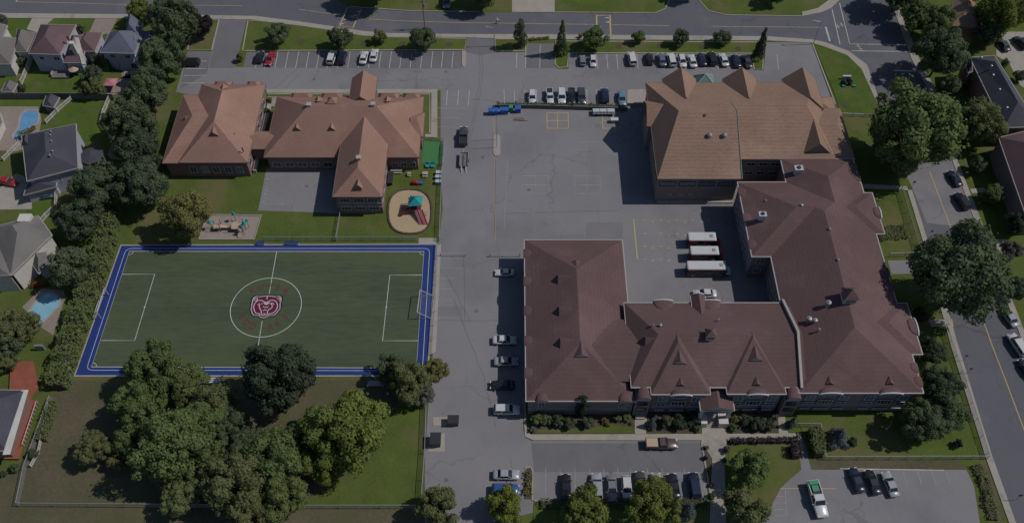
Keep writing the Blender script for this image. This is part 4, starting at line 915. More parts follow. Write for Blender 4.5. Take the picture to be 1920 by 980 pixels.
def crown_mesh(name, seed, n, K, leaf, rcl=(.2, .38), flat=.85, shape='round'):
    """leaves on the surfaces of many overlapping clumps inside a unit crown"""
    rs = np.random.RandomState(seed); C = []; Rr = []
    while len(C) < K:
        p = rs.uniform(-1, 1, 3)
        if shape == 'round':
            d = np.linalg.norm(p)
            if d > 1 or d < .25: continue
            lob = 1+.16*math.sin(3*math.atan2(p[1], p[0])+seed)+.10*math.sin(5*math.atan2(p[1], p[0])+seed*2)
            r = rs.uniform(*rcl); p = p/d*(d**.45)*(1-r*.75)*lob; p[2] *= flat
        elif shape == 'cone':
            z = rs.uniform(-1, 1); rad = (1-z)/2*.9+.06; a = rs.uniform(0, 6.283); r = rs.uniform(*rcl)*(.4+rad*.6)
            q = rad*(.6+.4*rs.uniform()); p = np.array([math.cos(a)*q*(1-r*.4), math.sin(a)*q*(1-r*.4), z])
        else:
            z = rs.uniform(-1, 1); rad = math.sqrt(max(0, 1-z**4))*.8; a = rs.uniform(0, 6.283); r = rs.uniform(*rcl); q = rad*rs.uniform(.3, .9); p = np.array([math.cos(a)*q, math.sin(a)*q, z])
        C.append(p); Rr.append(r)
    C = np.array(C); Rr = np.array(Rr); w_ = Rr**2; idx = rs.choice(K, n*2, p=w_/w_.sum())
    d = rs.normal(size=(n*2, 3)); d[:, 2] += .35; d /= np.linalg.norm(d, axis=1)[:, None]
    P = C[idx]+d*(Rr[idx]*rs.uniform(.72, 1.08, n*2))[:, None]
    keep = np.ones(n*2, bool)
    for k in range(K):
        dd = np.linalg.norm(P-C[k], axis=1); keep &= ~((dd < Rr[k]*.66) & (idx != k))
    P = P[keep][:n]; d = d[keep][:n]
    m = int(len(P)*.10); P[:m] += d[:m]*rs.uniform(.0, .10, m)[:, None]+rs.normal(size=(m, 3))*.025
    Nn = d+np.array([.25, 0, .35])*0+rs.normal(size=P.shape)*.32; Nn /= np.linalg.norm(Nn, axis=1)[:, None]
    return quads_mesh(name, P, Nn, leaf, rs, [M['leaf']])
def trunk_mesh(seed, th=.5, r=.05, limbs=6):
    """unit tree: crown radius 1, trunk base at z=0, crown centre at z=th+.8"""
    rg = random.Random(seed); b = MB(); top = th+.55
    p = (0, 0, -.02); rr_ = r
    for k in range(4):
        q = (rg.uniform(-.03, .03)*(k+1), rg.uniform(-.03, .03)*(k+1), top*(k+1)/4); b.cyl(p, q, rr_, rr_*.82, 8, cap=False); p = q; rr_ *= .82
    for k in range(limbs):
        a = 6.283*k/limbs+rg.uniform(-.4, .4); z = th*rg.uniform(.7, 1.0); l = rg.uniform(.4, .7)
        m1 = (math.cos(a)*l*.5, math.sin(a)*l*.5, z+.3); m2 = (math.cos(a)*l, math.sin(a)*l, z+rg.uniform(.5, .9))
        b.cyl((0, 0, z), m1, r*.55, r*.38, 6, cap=False); b.cyl(m1, m2, r*.38, r*.12, 5, cap=False)
    me = bpy.data.meshes.new('trunk'); me.from_pydata(b.v, [], b.f); me.materials.append(M['bark']); return me
PROTO = {'big': [crown_mesh('crown_big%d' % i, 11+i, 17000, 110, .074, (.09, .27), .85) for i in range(4)],
         'mid': [crown_mesh('crown_mid%d' % i, 31+i, 8000, 55, .102, (.12, .33), .9) for i in range(4)],
         'small': [crown_mesh('crown_small%d' % i, 51+i, 2600, 24, .155, (.22, .40), .9) for i in range(3)],
         'cone': [crown_mesh('crown_cone%d' % i, 71+i, 4200, 70, .10, (.2, .34), shape='cone') for i in range(2)],
         'column': [crown_mesh('crown_col%d' % i, 81+i, 4200, 50, .11, (.2, .36), shape='col') for i in range(2)]}
TRK = [trunk_mesh(i) for i in range(5)]
TN = [0]
GREEN = {'mid': (.180, .226, .085), 'bright': (.215, .250, .066), 'dark': (.115, .148, .084), 'deep': (.088, .115, .070), 'olive': (.200, .220, .095), 'yellow': (.235, .225, .085), 'purple': (.055, .046, .056),
         'blue': (.165, .200, .205), 'grey': (.19, .19, .16), 'lime': (.240, .270, .060), 'forest': (.145, .182, .095)}
def tree(px, py, rpx, kind, col, label, hk=1.0, name='tree', group=None, th=.5, base_h=None, cat='tree'):
    """px,py: crown centre in the photograph; rpx its radius; hk: crown height over width"""
    i = TN[0]; TN[0] += 1
    th_ = {'cone': .12, 'column': .1, 'small': .25}.get(kind, th)
    h = 2.0
    for _ in range(4):
        x, y = G(px, py, h); d = y*math.cos(PITCH)+(CAMH-h)*math.sin(PITCH); r = rpx*d/FPX; h = r*(th_+.8*hk)
        if base_h: h += base_h
    x, y = G(px, py, h)
    root = empty(name, (x, y, base_h or 0), label, cat, group, rz=(i*2.399) % 6.283)
    cr = bpy.data.objects.new('crown', PROTO[kind][i % len(PROTO[kind])]); COL.objects.link(cr); cr.parent = root
    zz = r*(th_+.8*hk); hz = r*hk*(1.0 if kind in ('cone', 'column') else .95)
    cr.location = (0, 0, zz); cr.scale = (r, r, hz)
    c = GREEN[col]; rg = random.Random(i); v = rg.uniform(.9, 1.1); cr.color = (c[0]*v*rg.uniform(.95, 1.05), c[1]*v, c[2]*v, 1)
    if kind in ('cone', 'column'): cr.location.z = hz+r*.15
    tk = bpy.data.objects.new('trunk', TRK[i % 5]); COL.objects.link(tk); tk.parent = root
    k = (zz)/(th_+.8) if kind not in ('cone', 'column') else hz*.9
    tk.scale = (r, r, k)
    return root
T = tree
# row along the north road
NR = 'street trees on the grass strip north of the car park'
T(520, 61, 23, 'mid', 'forest', 'round dark green tree alone at the western end of the strip by the drive', .9, group=NR)
T(638, 70, 24, 'mid', 'forest', 'round dark tree on the strip beneath the western yellow road hump', .9, group=NR)
T(714, 68, 15, 'small', 'olive', 'smallest olive round tree on the western grass strip between two larger ones', 1, group=NR)
T(792, 73, 24, 'mid', 'forest', 'round dark tree on the strip beside the utility pole', .9, group=NR)
T(1115, 71, 24, 'mid', 'mid', 'broad round tree just south of the eastern yellow road hump', .85, group=NR)
T(1198, 69, 14, 'small', 'mid', 'small round tree on the strip above the white estate car', 1, group=NR)
T(1276, 71, 16, 'small', 'forest', 'grey green pointed small tree above the middle of the northeast car row', 1.2, group=NR)
T(1354, 71, 17, 'small', 'forest', 'flat topped grey green tree near the eastern end of the strip', .9, group=NR)
T(976, 70, 14, 'column', 'forest', 'upright dark evergreen at the corner of the middle driveway', 2.0, name='evergreen_tree')
T(1053, 78, 15, 'cone', 'forest', 'tallest narrow evergreen on the kerbed island among the northern bays', 2.6, name='evergreen_tree')
T(1427, 88, 15, 'cone', 'deep', 'dark pointed evergreen at the east end of the northern car row', 2.3, name='evergreen_tree')
T(1088, 68, 5, 'small', 'bright', 'tiny light green shrub left of the broad round street tree', 1, name='shrub', cat='shrub')
# northwest belt
T(262, 18, 26, 'mid', 'bright', 'light green tree by the north road in the upper left', 1)
T(322, 42, 46, 'big', 'forest', 'tall dark green tree reaching over the north road beside the purple one', 1.2)
T(372, 46, 23, 'mid', 'purple', 'round purple black leaved tree left of the western drive', 1.1)
T(302, 112, 40, 'big', 'forest', 'leaning mid green tree over the blue grey roof', 1.2)
T(272, 172, 40, 'big', 'forest', 'green tree overhanging the small pool and pink canopy', 1.1)
T(246, 226, 46, 'big', 'forest', 'dense dark tree in the belt west of the low school', 1.1)
T(262, 280, 42, 'big', 'dark', 'darkest tall tree in the belt left of the low school corner', 1.1)
T(262, 345, 50, 'big', 'dark', 'wide dark green tree at the southwest corner of the low school', .95)
T(182, 348, 48, 'big', 'dark', 'round dark green tree right of the slate roofed house', .95)
T(146, 412, 42, 'big', 'dark', 'round dark green tree between the two lawns and the hedge', 1)
T(345, 402, 47, 'big', 'yellow', 'round yellow green tree beside the gravel play area', 1)
T(130, 500, 40, 'mid', 'forest', 'thin grey green tree above the pale straight pool', 1.1)
T(172, 138, 19, 'mid', 'dark', 'dark round bush tree left of the pink canopy top', 1)
T(170, 163, 19, 'mid', 'olive', 'pale olive bushy tree below the dark round one in the back yard', 1)
T(190, 172, 12, 'small', 'forest', 'small dark shrub at the fence right of the olive bushy tree', 1, name='shrub', cat='shrub')
T(150, 55, 9, 'small', 'forest', 'clipped round shrub on the front lawn of the dusty maroon house', 1, name='shrub', cat='shrub')
T(40, 115, 9, 'small', 'olive', 'olive shrub right of the grey hip roofed house wall', 1, name='shrub', cat='shrub')
T(205, 123, 8, 'cone', 'forest', 'narrow evergreen against the back wall of the blue grey house', 1.6, name='evergreen_tree')
T(178, 112, 11, 'small', 'dark', 'dark shrub between the maroon and blue grey houses', 1.2, name='shrub', cat='shrub')
T(0, 40, 13, 'small', 'grey', 'pale grey green tree cut by the left edge beside the road', 1)
T(40, 166, 9, 'small', 'dark', 'small dark shrub right of the grey roofed corner shed', 1, name='shrub', cat='shrub')
# southwest
T(30, 612, 40, 'big', 'olive', 'spreading olive green tree at the left edge below the pale pool', .9)
T(8, 645, 34, 'mid', 'forest', 'dark green tree at the left edge just above the red deck', .9)
T(14, 676, 22, 'mid', 'olive', 'pale fan leaved tree left of the red deck', .8)
T(62, 850, 11, 'small', 'dark', 'round dark shrub below the red deck by the fence', 1, name='shrub', cat='shrub')
T(28, 876, 9, 'small', 'forest', 'round clipped shrub beside the white wall at the lower left', 1, name='shrub', cat='shrub')
T(6, 888, 7, 'small', 'dark', 'tiny dark shrub at the very left edge near the bottom', 1, name='shrub', cat='shrub')
PG = 'park trees south of the pitch'
for a in [(288, 690, 50, 'big', 'mid', 'tall pale green tree whose top covers the left bottom corner arc of the pitch', 1.1), (345, 720, 42, 'big', 'mid', 'green tree overlapping the blue track left of the black tree', 1),
          (262, 758, 52, 'big', 'mid', 'big green tree on the northwest flank of the park clump', 1), (404, 752, 38, 'big', 'olive', 'olive tree wedged below the track and left of the dark tree', 1),
          (522, 708, 68, 'big', 'deep', 'largest near black green tree rising over the southern touchline', 1.05), (176, 838, 34, 'big', 'olive', 'lone olive tree at the western edge of the park clump', .9),
          (222, 862, 20, 'mid', 'yellow', 'small yellowish tree at the western foot of the park clump', .9), (322, 840, 70, 'big', 'mid', 'huge rounded green tree in the middle of the park clump', 1.05),
          (430, 800, 40, 'big', 'forest', 'dark tree in the gap between the central green crowns', .8), (655, 810, 76, 'big', 'bright', 'bright green spreading tree on the eastern side of the park clump', 1),
          (608, 862, 48, 'big', 'bright', 'bright green tree below the spreading eastern one', .9), (520, 850, 56, 'big', 'mid', 'mid green tree in the centre right of the park clump', 1),
          (440, 905, 60, 'big', 'olive', 'large olive tree at the southern front of the park clump', 1), (340, 925, 40, 'big', 'olive', 'low olive tree at the southwest front of the park clump', .9),
          (530, 930, 46, 'big', 'mid', 'green tree beside the bottom fence in the park clump', .9),
          (375, 800, 48, 'big', 'mid', 'green tree between the huge middle crown and the touchline', .95), (250, 815, 40, 'big', 'mid', 'green tree joining the northwest flank and the huge middle crown', .9), (592, 800, 40, 'big', 'mid', 'green tree between the near black tree and the bright spreading tree', .85),
          (390, 880, 48, 'big', 'mid', 'green tree just south of the huge middle crown', .9), (470, 850, 46, 'big', 'forest', 'shadowy green tree between the central and centre right crowns', .8), (470, 965, 40, 'big', 'olive', 'tree cut by the bottom edge at the park fence', .9),
          (735, 690, 30, 'mid', 'forest', 'dark rounded tree in front of the pitch corner', 1), (765, 715, 40, 'big', 'olive', 'sprawling olive grey tree at the southeast pitch corner', 1),
          (818, 694, 23, 'mid', 'yellow', 'pale yellow green crown leaning over the lane by the pitch corner', 1), (790, 738, 24, 'mid', 'grey', 'thin grey green tree over the fence beside the lane', .9)]:
    T(*a[:6], a[6], group=PG)
T(822, 948, 40, 'mid', 'olive', 'round half shaded tree at the bottom where the park fence ends', 1)
T(946, 948, 36, 'mid', 'lime', 'bright lime green round tree hiding the blue car at the bottom', 1)
T(1095, 952, 42, 'mid', 'bright', 'round green tree overlapping the bottom car row on its left side', 1)
T(1226, 944, 50, 'big', 'bright', 'largest round green tree overlapping the bottom car row', 1)
T(1290, 956, 20, 'cone', 'blue', 'blue grey spruce under the black car at the row end', 1.2, name='spruce_tree')
T(1400, 955, 42, 'mid', 'olive', 'round tree beside the paved path at the bottom edge', 1)
T(1410, 877, 36, 'mid', 'mid', 'leafy tree on the triangular lawn below the entrance walk', 1)
T(1572, 818, 24, 'cone', 'blue', 'fat blue spruce on the school lawn by the brick wall', 1.0, name='spruce_tree')
T(1600, 828, 9, 'small', 'dark', 'little dark shrub against the foot of the blue spruce', 1, name='shrub', cat='shrub')
T(1797, 832, 9, 'small', 'purple', 'small black round bush alone near the lawn corner by the east fence', 1, name='shrub', cat='shrub')
# east side
T(1712, 240, 86, 'big', 'mid', 'enormous olive green tree between the gymnasium lawn and the east road', 1.0)
T(1672, 255, 40, 'big', 'forest', 'dark shaded tree on the gymnasium side of the enormous olive tree', 1.0)
T(1690, 300, 32, 'mid', 'grey', 'greyish thin leaved tree by the gate of the school path', 1.0)
T(1840, 226, 45, 'big', 'olive', 'olive tree in front of the dark blue apartment roof', .95)
T(1805, 510, 90, 'big', 'forest', 'massive dark green round tree over the east road', 1)
T(1765, 98, 48, 'big', 'forest', 'dense dark tree at the northeast road corner', 1)
T(1725, 28, 34, 'mid', 'mid', 'mid green tree at the top beside the northeast crossing', 1)
T(1752, 40, 34, 'big', 'mid', 'leafy tree left of the tan roofed corner house', 1)
T(1876, 20, 48, 'big', 'bright', 'bright leafy tree in the top right corner', 1)
T(1850, 62, 26, 'mid', 'dark', 'shaded tree right of the tan roofed corner house', 1)
T(1784, 156, 18, 'mid', 'forest', 'small round tree on the shaded front lawn of the dark blue apartment house', 1)
T(1882, 122, 8, 'column', 'dark', 'clipped dark bush at the edge of the upper right drive', 1.2, name='shrub', cat='shrub')
T(1913, 142, 13, 'small', 'dark', 'dark shrub at the right edge under the upper right drive', 1, name='shrub', cat='shrub')
T(1864, 364, 20, 'mid', 'mid', 'young green tree on the verge in front of the dusty red apartment house', 1)
T(1836, 308, 16, 'mid', 'forest', 'small tree on the verge just below the olive tree and walkway', 1)
T(1898, 470, 20, 'mid', 'grey', 'silvery grey shrub tree right of the short concrete drive', 1)
T(1906, 420, 22, 'mid', 'deep', 'deep shaded tree at the right edge below the dusty red house', 1)
T(1905, 540, 24, 'mid', 'dark', 'dark tree at the right edge over the east pavement', 1)
T(1748, 660, 26, 'big', 'dark', 'shaded tree close to the high school east wall', 1.1)
T(1762, 720, 38, 'big', 'dark', 'dark tree between the high school corner and the east fence', 1.1)
T(1775, 775, 38, 'big', 'forest', 'dark leafy tree on the southeast lawn near the east fence', 1)
T(1728, 790, 40, 'big', 'forest', 'spreading dark tree in front of the southeast corner of the high school', 1)
T(1728, 590, 16, 'small', 'deep', 'ragged dark shrub tree by the asphalt path east of the high school', 1)
# just beyond the upper edge (their shadows fall into the picture)
T(700, -38, 44, 'big', 'mid', 'tree beyond the top edge that shades the north road near the first hump', 1)
T(905, -22, 36, 'big', 'mid', 'tree beyond the top edge right of the white van', 1)
T(1300, -40, 30, 'mid', 'mid', 'tree beyond the top edge by the side street mouth', 1)
T(1452, -12, 20, 'mid', 'forest', 'tree at the top edge on the brown corner lawn', 1)
T(1690, -20, 40, 'big', 'forest', 'tree beyond the top edge shading the northeast crossing', 1)
# front gardens of the high school
FG = 'foundation shrubs in front of the high school'
for px, py, r, c, lb in [(1006, 783, 13, 'mid', 'leafy shrub at the west corner of the low front wall'), (1022, 786, 12, 'forest', 'second shrub from the west corner in the front bed'), (1000, 805, 7, 'grey', 'small grey shrub at the pavement corner of the front bed'),
                         (1045, 788, 13, 'dark', 'rounded dark shrub left of the tall cypress'), (1066, 792, 13, 'dark', 'low spreading dark shrub touching the cypress'), (1104, 790, 13, 'forest', 'rounded shrub just right of the cypress'),
                         (1133, 788, 7, 'yellow', 'yellow green shrub in the middle of the front bed'), (1140, 795, 5, 'lime', 'tiny lime shrub at the lawn edge of the front bed'), (1158, 782, 9, 'mid', 'green shrub near the brick corner by the side walk'), (1175, 782, 9, 'mid', 'shrub beside the side walk steps'), (1184, 793, 4, 'yellow', 'tiny yellow shrub beside the side walk'),
                         (1249, 789, 14, 'forest', 'smooth round green shrub right of the small blue spruce'), (1275, 791, 16, 'deep', 'largest dark mound left of the entrance steps'), (1300, 785, 15, 'deep', 'near black shrub against the entrance steps'), (1306, 803, 8, 'forest', 'low green shrub at the foot of the entrance steps'),
                         (1380, 786, 9, 'yellow', 'pale cream shrub right of the entrance steps'), (1375, 800, 9, 'forest', 'small green shrub right of the entrance pavement'), (1399, 790, 14, 'deep', 'dark mound right of the entrance'), (1422, 793, 16, 'deep', 'big dark mound in the right front bed'), (1440, 795, 13, 'deep', 'dark mound at the right end of the front bed'), (1455, 782, 8, 'grey', 'pale flowered shrub beside the right side walk'), (1228, 782, 6, 'grey', 'white flowered shrub behind the small blue spruce')]:
    T(px, py, r, 'small', c, lb, .8, name='shrub', cat='shrub', group=FG)
T(1090, 765, 14, 'column', 'deep', 'tall dark cypress against the low front wall of the high school', 2.4, name='cypress_tree')
T(1222, 793, 11, 'cone', 'blue', 'small blue spruce beside the left side walk', 1.4, name='spruce_tree')
T(1422, 764, 9, 'cone', 'blue', 'slim blue spruce against the right front bay', 1.6, name='spruce_tree')
T(1485, 792, 10, 'cone', 'blue', 'grey blue spruce right of the right side walk', 1.8, name='spruce_tree')
T(1325, 838, 5, 'small', 'olive', 'olive plant at the top of the flower border beside the paved path', 1, name='shrub', cat='shrub')
T(1322, 858, 5, 'small', 'purple', 'purple plant in the flower border beside the paved path', 1, name='shrub', cat='shrub')
T(1329, 882, 5, 'small', 'yellow', 'yellow plant in the middle of the flower border', 1, name='shrub', cat='shrub')
T(1333, 908, 5, 'small', 'yellow', 'golden plant low in the flower border', 1, name='shrub', cat='shrub')
T(1335, 929, 7, 'small', 'forest', 'clipped green ball at the bottom left side of the paved path', 1, name='shrub', cat='shrub')
T(1371, 930, 7, 'small', 'dark', 'clipped dark ball on the right side of the paved path', 1, name='shrub', cat='shrub')
T(1362, 842, 8, 'small', 'grey', 'pale flowering shrub at the corner of the triangular lawn', 1, name='shrub', cat='shrub')
T(1359, 862, 5, 'small', 'purple', 'reddish plant right of the paved path', 1, name='shrub', cat='shrub')
T(450, 108, 7, 'small', 'yellow', 'yellow green shrub at the corner of the western grass strip', 1.6, name='shrub', cat='shrub')
T(504, 190, 6, 'small', 'yellow', 'pale shrub in the gap between the two salmon roofs', 1.4, name='shrub', cat='shrub')
T(501, 208, 6, 'small', 'olive', 'olive shrub lower in the gap between the salmon roofs', 1.2, name='shrub', cat='shrub')

def hedge(px_path, wd, h, col, label, name='hedge', cat='hedge', group=None, lump=.0, leaf=.32, dens=26, seed=1):
    rs = np.random.RandomState(seed); P = [np.array(p) for p in GP(px_path, 0)]; Q = []; Nn = []
    core = MB()
    for a, b in zip(P[:-1], P[1:]):
        d = b-a; L = np.linalg.norm(d); t = d/L; nn = np.array([-t[1], t[0]])
        n = int(L*(wd+2*h)*dens); u = rs.uniform(0, L, n); s = rs.uniform(-(h+wd/2), h+wd/2, n)
        off = np.clip(s, -wd/2, wd/2); zz = np.where(np.abs(s) > wd/2, h-(np.abs(s)-wd/2), h)
        lm = 1+lump*(np.sin(u*1.3+seed)+.6*np.sin(u*2.9+1)+.5*np.sin(off*3+u)); zz = zz*lm*.97+rs.normal(size=n)*.09
        k = np.where(np.abs(s) > wd/2, 1, 0); off = off*(1+.12*np.sin(u*1.9))
        xy = a+np.outer(u, t)+np.outer(off+rs.normal(size=n)*.1, nn)
        Q.append(np.column_stack([xy, np.clip(zz, .05, None)])); Nn.append(np.column_stack([nn[0]*np.sign(s)*k, nn[1]*np.sign(s)*k, 1-k*.7]))
        c = (a+b)/2; core.obox(c[0], c[1], 0, h*(1-lump)*.8, L, wd*.7, math.atan2(t[1], t[0]))
    Q = np.vstack(Q); Nn = np.vstack(Nn)+rs.normal(size=(len(Q), 3))*.5; Nn /= np.linalg.norm(Nn, axis=1)[:, None]
    c = Q[:, :2].mean(0); Q[:, :2] -= c
    root = empty(name, (c[0], c[1], 0), label, cat, group)
    o = bpy.data.objects.new('foliage', quads_mesh('foliage', Q, Nn, leaf, rs, [M['leaf']])); COL.objects.link(o); o.parent = root
    v = GREEN[col]; o.color = (*v, 1); k = core.build('stems', M['bark'], root)
    return root
hedge([(213, 402), (205, 450), (180, 530), (150, 610), (128, 680), (112, 732)], 3.6, 3.2, 'mid', 'long tall green hedge running down the west side of the pitch', lump=.12, leaf=.42, dens=20, seed=3)
hedge([(100, 755), (92, 790), (80, 828)], 1.6, 1.4, 'mid', 'low green hedge continuing beside the red deck fence', lump=.15, seed=4)
hedge([(1524, 808), (1528, 830), (1532, 858)], 2.0, 2.6, 'mid', 'tall clipped hedge screen beside the asphalt path of the high school', lump=.05, seed=5)
hedge([(1368, 828), (1495, 826)], .9, .9, 'purple', 'low dark red hedge along the entrance walk', lump=.04, seed=6)
hedge([(1489, 838), (1490, 860)], 1.7, 1.8, 'purple', 'block of dark purple hedge left of the asphalt path', lump=.04, seed=7)
hedge([(932, 200.5), (1000, 200.5), (1172, 205)], .7, 1.1, 'forest', 'thin green hedge on top of the playground retaining wall', lump=.1, seed=8)
hedge([(991, 885), (990, 930)], 1.0, .7, 'yellow', 'yellowing low planting in the kerbed island by the lane', lump=.2, seed=9)
hedge([(1828, 872), (1845, 905), (1862, 975)], 1.6, .7, 'olive', 'scrubby low planting along the east edge of the lower car park', lump=.3, seed=10)
hedge([(1638, 440), (1700, 435), (1712, 470)][:2], 3.5, .5, 'mid', 'overgrown ground plants on the lawn east of the high school', lump=.3, seed=12)
hedge([(40, 262), (66, 240)], .7, 1.3, 'bright', 'row of small conical shrubs along the kidney pool', lump=.3, seed=13)
hedge([(1014, 945), (1325, 943)], 1.4, .8, 'forest', 'low hedge under the trees along the bottom car row', lump=.2, seed=14)
hedge([(1030, 72), (992, 76)], .8, .4, 'yellow', 'flower bed of yellow and red plants between driveway and island', lump=.3, seed=15)
hedge([(62, 536), (92, 532)], 1.2, 1.2, 'yellow', 'orange brown shrubs behind the pale straight pool', lump=.3, seed=16).children[0].color = (.26, .11, .02, 1)

# ------------------------------------------------------------------ fences and walls
def fence(px, h, style, label, name='fence', step=3.0, group=None, cat='fence'):
    P = [Vector((*p, 0)) for p in GP(px, 0)]; c = sum(P, Vector())/len(P)
    root = empty(name, (c.x, c.y, 0), label, cat, group)
    panel = MB(); rail = MB(); posts = []
    for a, b in zip(P[:-1], P[1:]):
        d = b-a; L = d.length; t = d/L; n = max(1, round(L/step)); nn = Vector((-t.y, t.x, 0)); ang = math.atan2(t.y, t.x)
        for k in range(n+(1 if b is P[-1] else 0)): posts.append(a+d*k/n)
        m = (a+b)/2
        if style == 'chain':
            panel.face([a+Vector((0, 0, .05)), b+Vector((0, 0, .05)), b+Vector((0, 0, h)), a+Vector((0, 0, h))]); rail.cyl(a+Vector((0, 0, h)), b+Vector((0, 0, h)), .045, n=5)
        elif style == 'board': panel.obox(m.x, m.y, 0.05, h, L, .06, ang); rail.obox(m.x, m.y, h, h+.07, L, .14, ang)
        else:
            k = int(L/.28)
            for i in range(k): q = a+d*(i+.5)/k; panel.obox(q.x, q.y, .1, h, .13, .05, ang)
            rail.obox(m.x, m.y, .3, .4, L, .07, ang); rail.obox(m.x, m.y, h-.25, h-.15, L, .07, ang)
    pm, rm, r = {'chain': ('chain', 'galv', .05), 'board': ('wood_grey', 'wood_grey', .08), 'white': ('white_wall', 'white_wall', .08), 'picket': ('white_wall', 'white_wall', .07)}[style]
    panel.build('mesh_panel' if style == 'chain' else 'panel', M[pm], root); rail.build('rail', M[rm], root)
    for p in posts:
        b = MB(); b.cyl((p.x, p.y, 0), (p.x, p.y, h+.08), r, n=6); b.build('post', M[rm], root)
fence([(800, 765), (797, 850), (790, 952), (560, 952), (300, 950), (36, 948), (50, 880), (98, 748)], 1.5, 'chain', 'long chain link fence around three sides of the park lawn', step=6)
fence([(222, 430), (205, 470), (190, 520), (158, 600), (132, 700)][:0] or [(138, 640), (128, 672), (140, 702)], 2.2, 'chain', 'short tall chain link corner fence behind the southwest pitch corner')
fence([(495, 451), (630, 451), (780, 451)], 1.3, 'chain', 'chain link fence along the top of the pitch below the elementary lawn')
fence([(640, 398), (631, 452)], 1.3, 'chain', 'short chain link fence dividing the elementary lawns')
fence([(834, 272), (829, 330), (826, 400), (824, 452)], 1.4, 'chain', 'chain link fence between the sand play area and the lane')
fence([(821, 462), (817, 560), (810, 665)], 1.2, 'chain', 'chain link fence along the east side of the running track')
fence([(1688, 357), (1700, 400), (1724, 480), (1665, 482)], 1.4, 'chain', 'chain link fence around the overgrown lawn east of the high school')
fence([(1770, 615), (1800, 700), (1848, 852), (1850, 860), (1545, 861), (1536, 800), (1492, 799)], 1.4, 'chain', 'chain link fence around the southeast school lawn')
fence([(1577, 218), (1640, 220)], 1.0, 'chain', 'low fence below the monument lawn')
fence([(-30, 186), (30, 186), (130, 186), (215, 188)], 1.9, 'board', 'dark timber fence between the two rows of back yards')
fence([(-20, 178), (27, 178)], 1.4, 'white', 'white wall fence at the left edge by the corner shed')
fence([(88, 232), (110, 210), (135, 188)], 1.3, 'picket', 'white lattice fence running diagonally from the yard shed', step=2)
fence([(8, 302), (38, 272)], 1.3, 'picket', 'white lattice fence below the kidney pool', step=2)
fence([(207, 188), (196, 214), (192, 232), (206, 258)], 1.6, 'white', 'pale fence on the east side of the olive lawn', step=2.5)
fence([(210, 262), (219, 268), (208, 298), (232, 302)], 1.6, 'white', 'pale fence stepping around the gazebo yard', step=2.5)
fence([(108, 356), (107, 390), (88, 408), (70, 430)], 1.5, 'white', 'pale side fence of the slate roofed house', step=2.5)
fence([(60, 118), (42, 160)], 1.7, 'white', 'white side fence between grey and dusty maroon houses', step=2.5)
fence([(206, 388), (196, 440), (176, 500), (150, 560), (128, 610), (108, 650)], 1.6, 'board', 'dark fence hidden in the shade west of the long hedge')
fence([(94, 760), (74, 850), (60, 875)], 1.1, 'picket', 'white fence between red deck and park lawn', step=2)
fence([(790, 262), (833, 265), (831, 311)], 1.1, 'chain', 'dark low fence around the bright green artificial turf')
# retaining wall of the playground
b = MB(); b.strip(GP([(928, 203), (1000, 203), (1176, 208)]), .35, 1.1, z0=0); thing_mesh(b, 'retaining_wall', M['wall_dark'], 'grey retaining wall between southern car row and playground', 'wall')  # dark tone imitates shade on the south face
b = MB(); b.strip(GP([(1176, 198), (1210, 198)]), .3, .9, z0=0); thing_mesh(b, 'low_wall', M['concrete'], 'short pale wall by the northwest corner of the gymnasium', 'wall')
b = MB(); b.strip(GP([(70, 655), (86, 655)]), .4, 1.6, z0=0); thing_mesh(b, 'low_wall', M['vent_metal'], 'short grey wall above the red deck', 'wall')
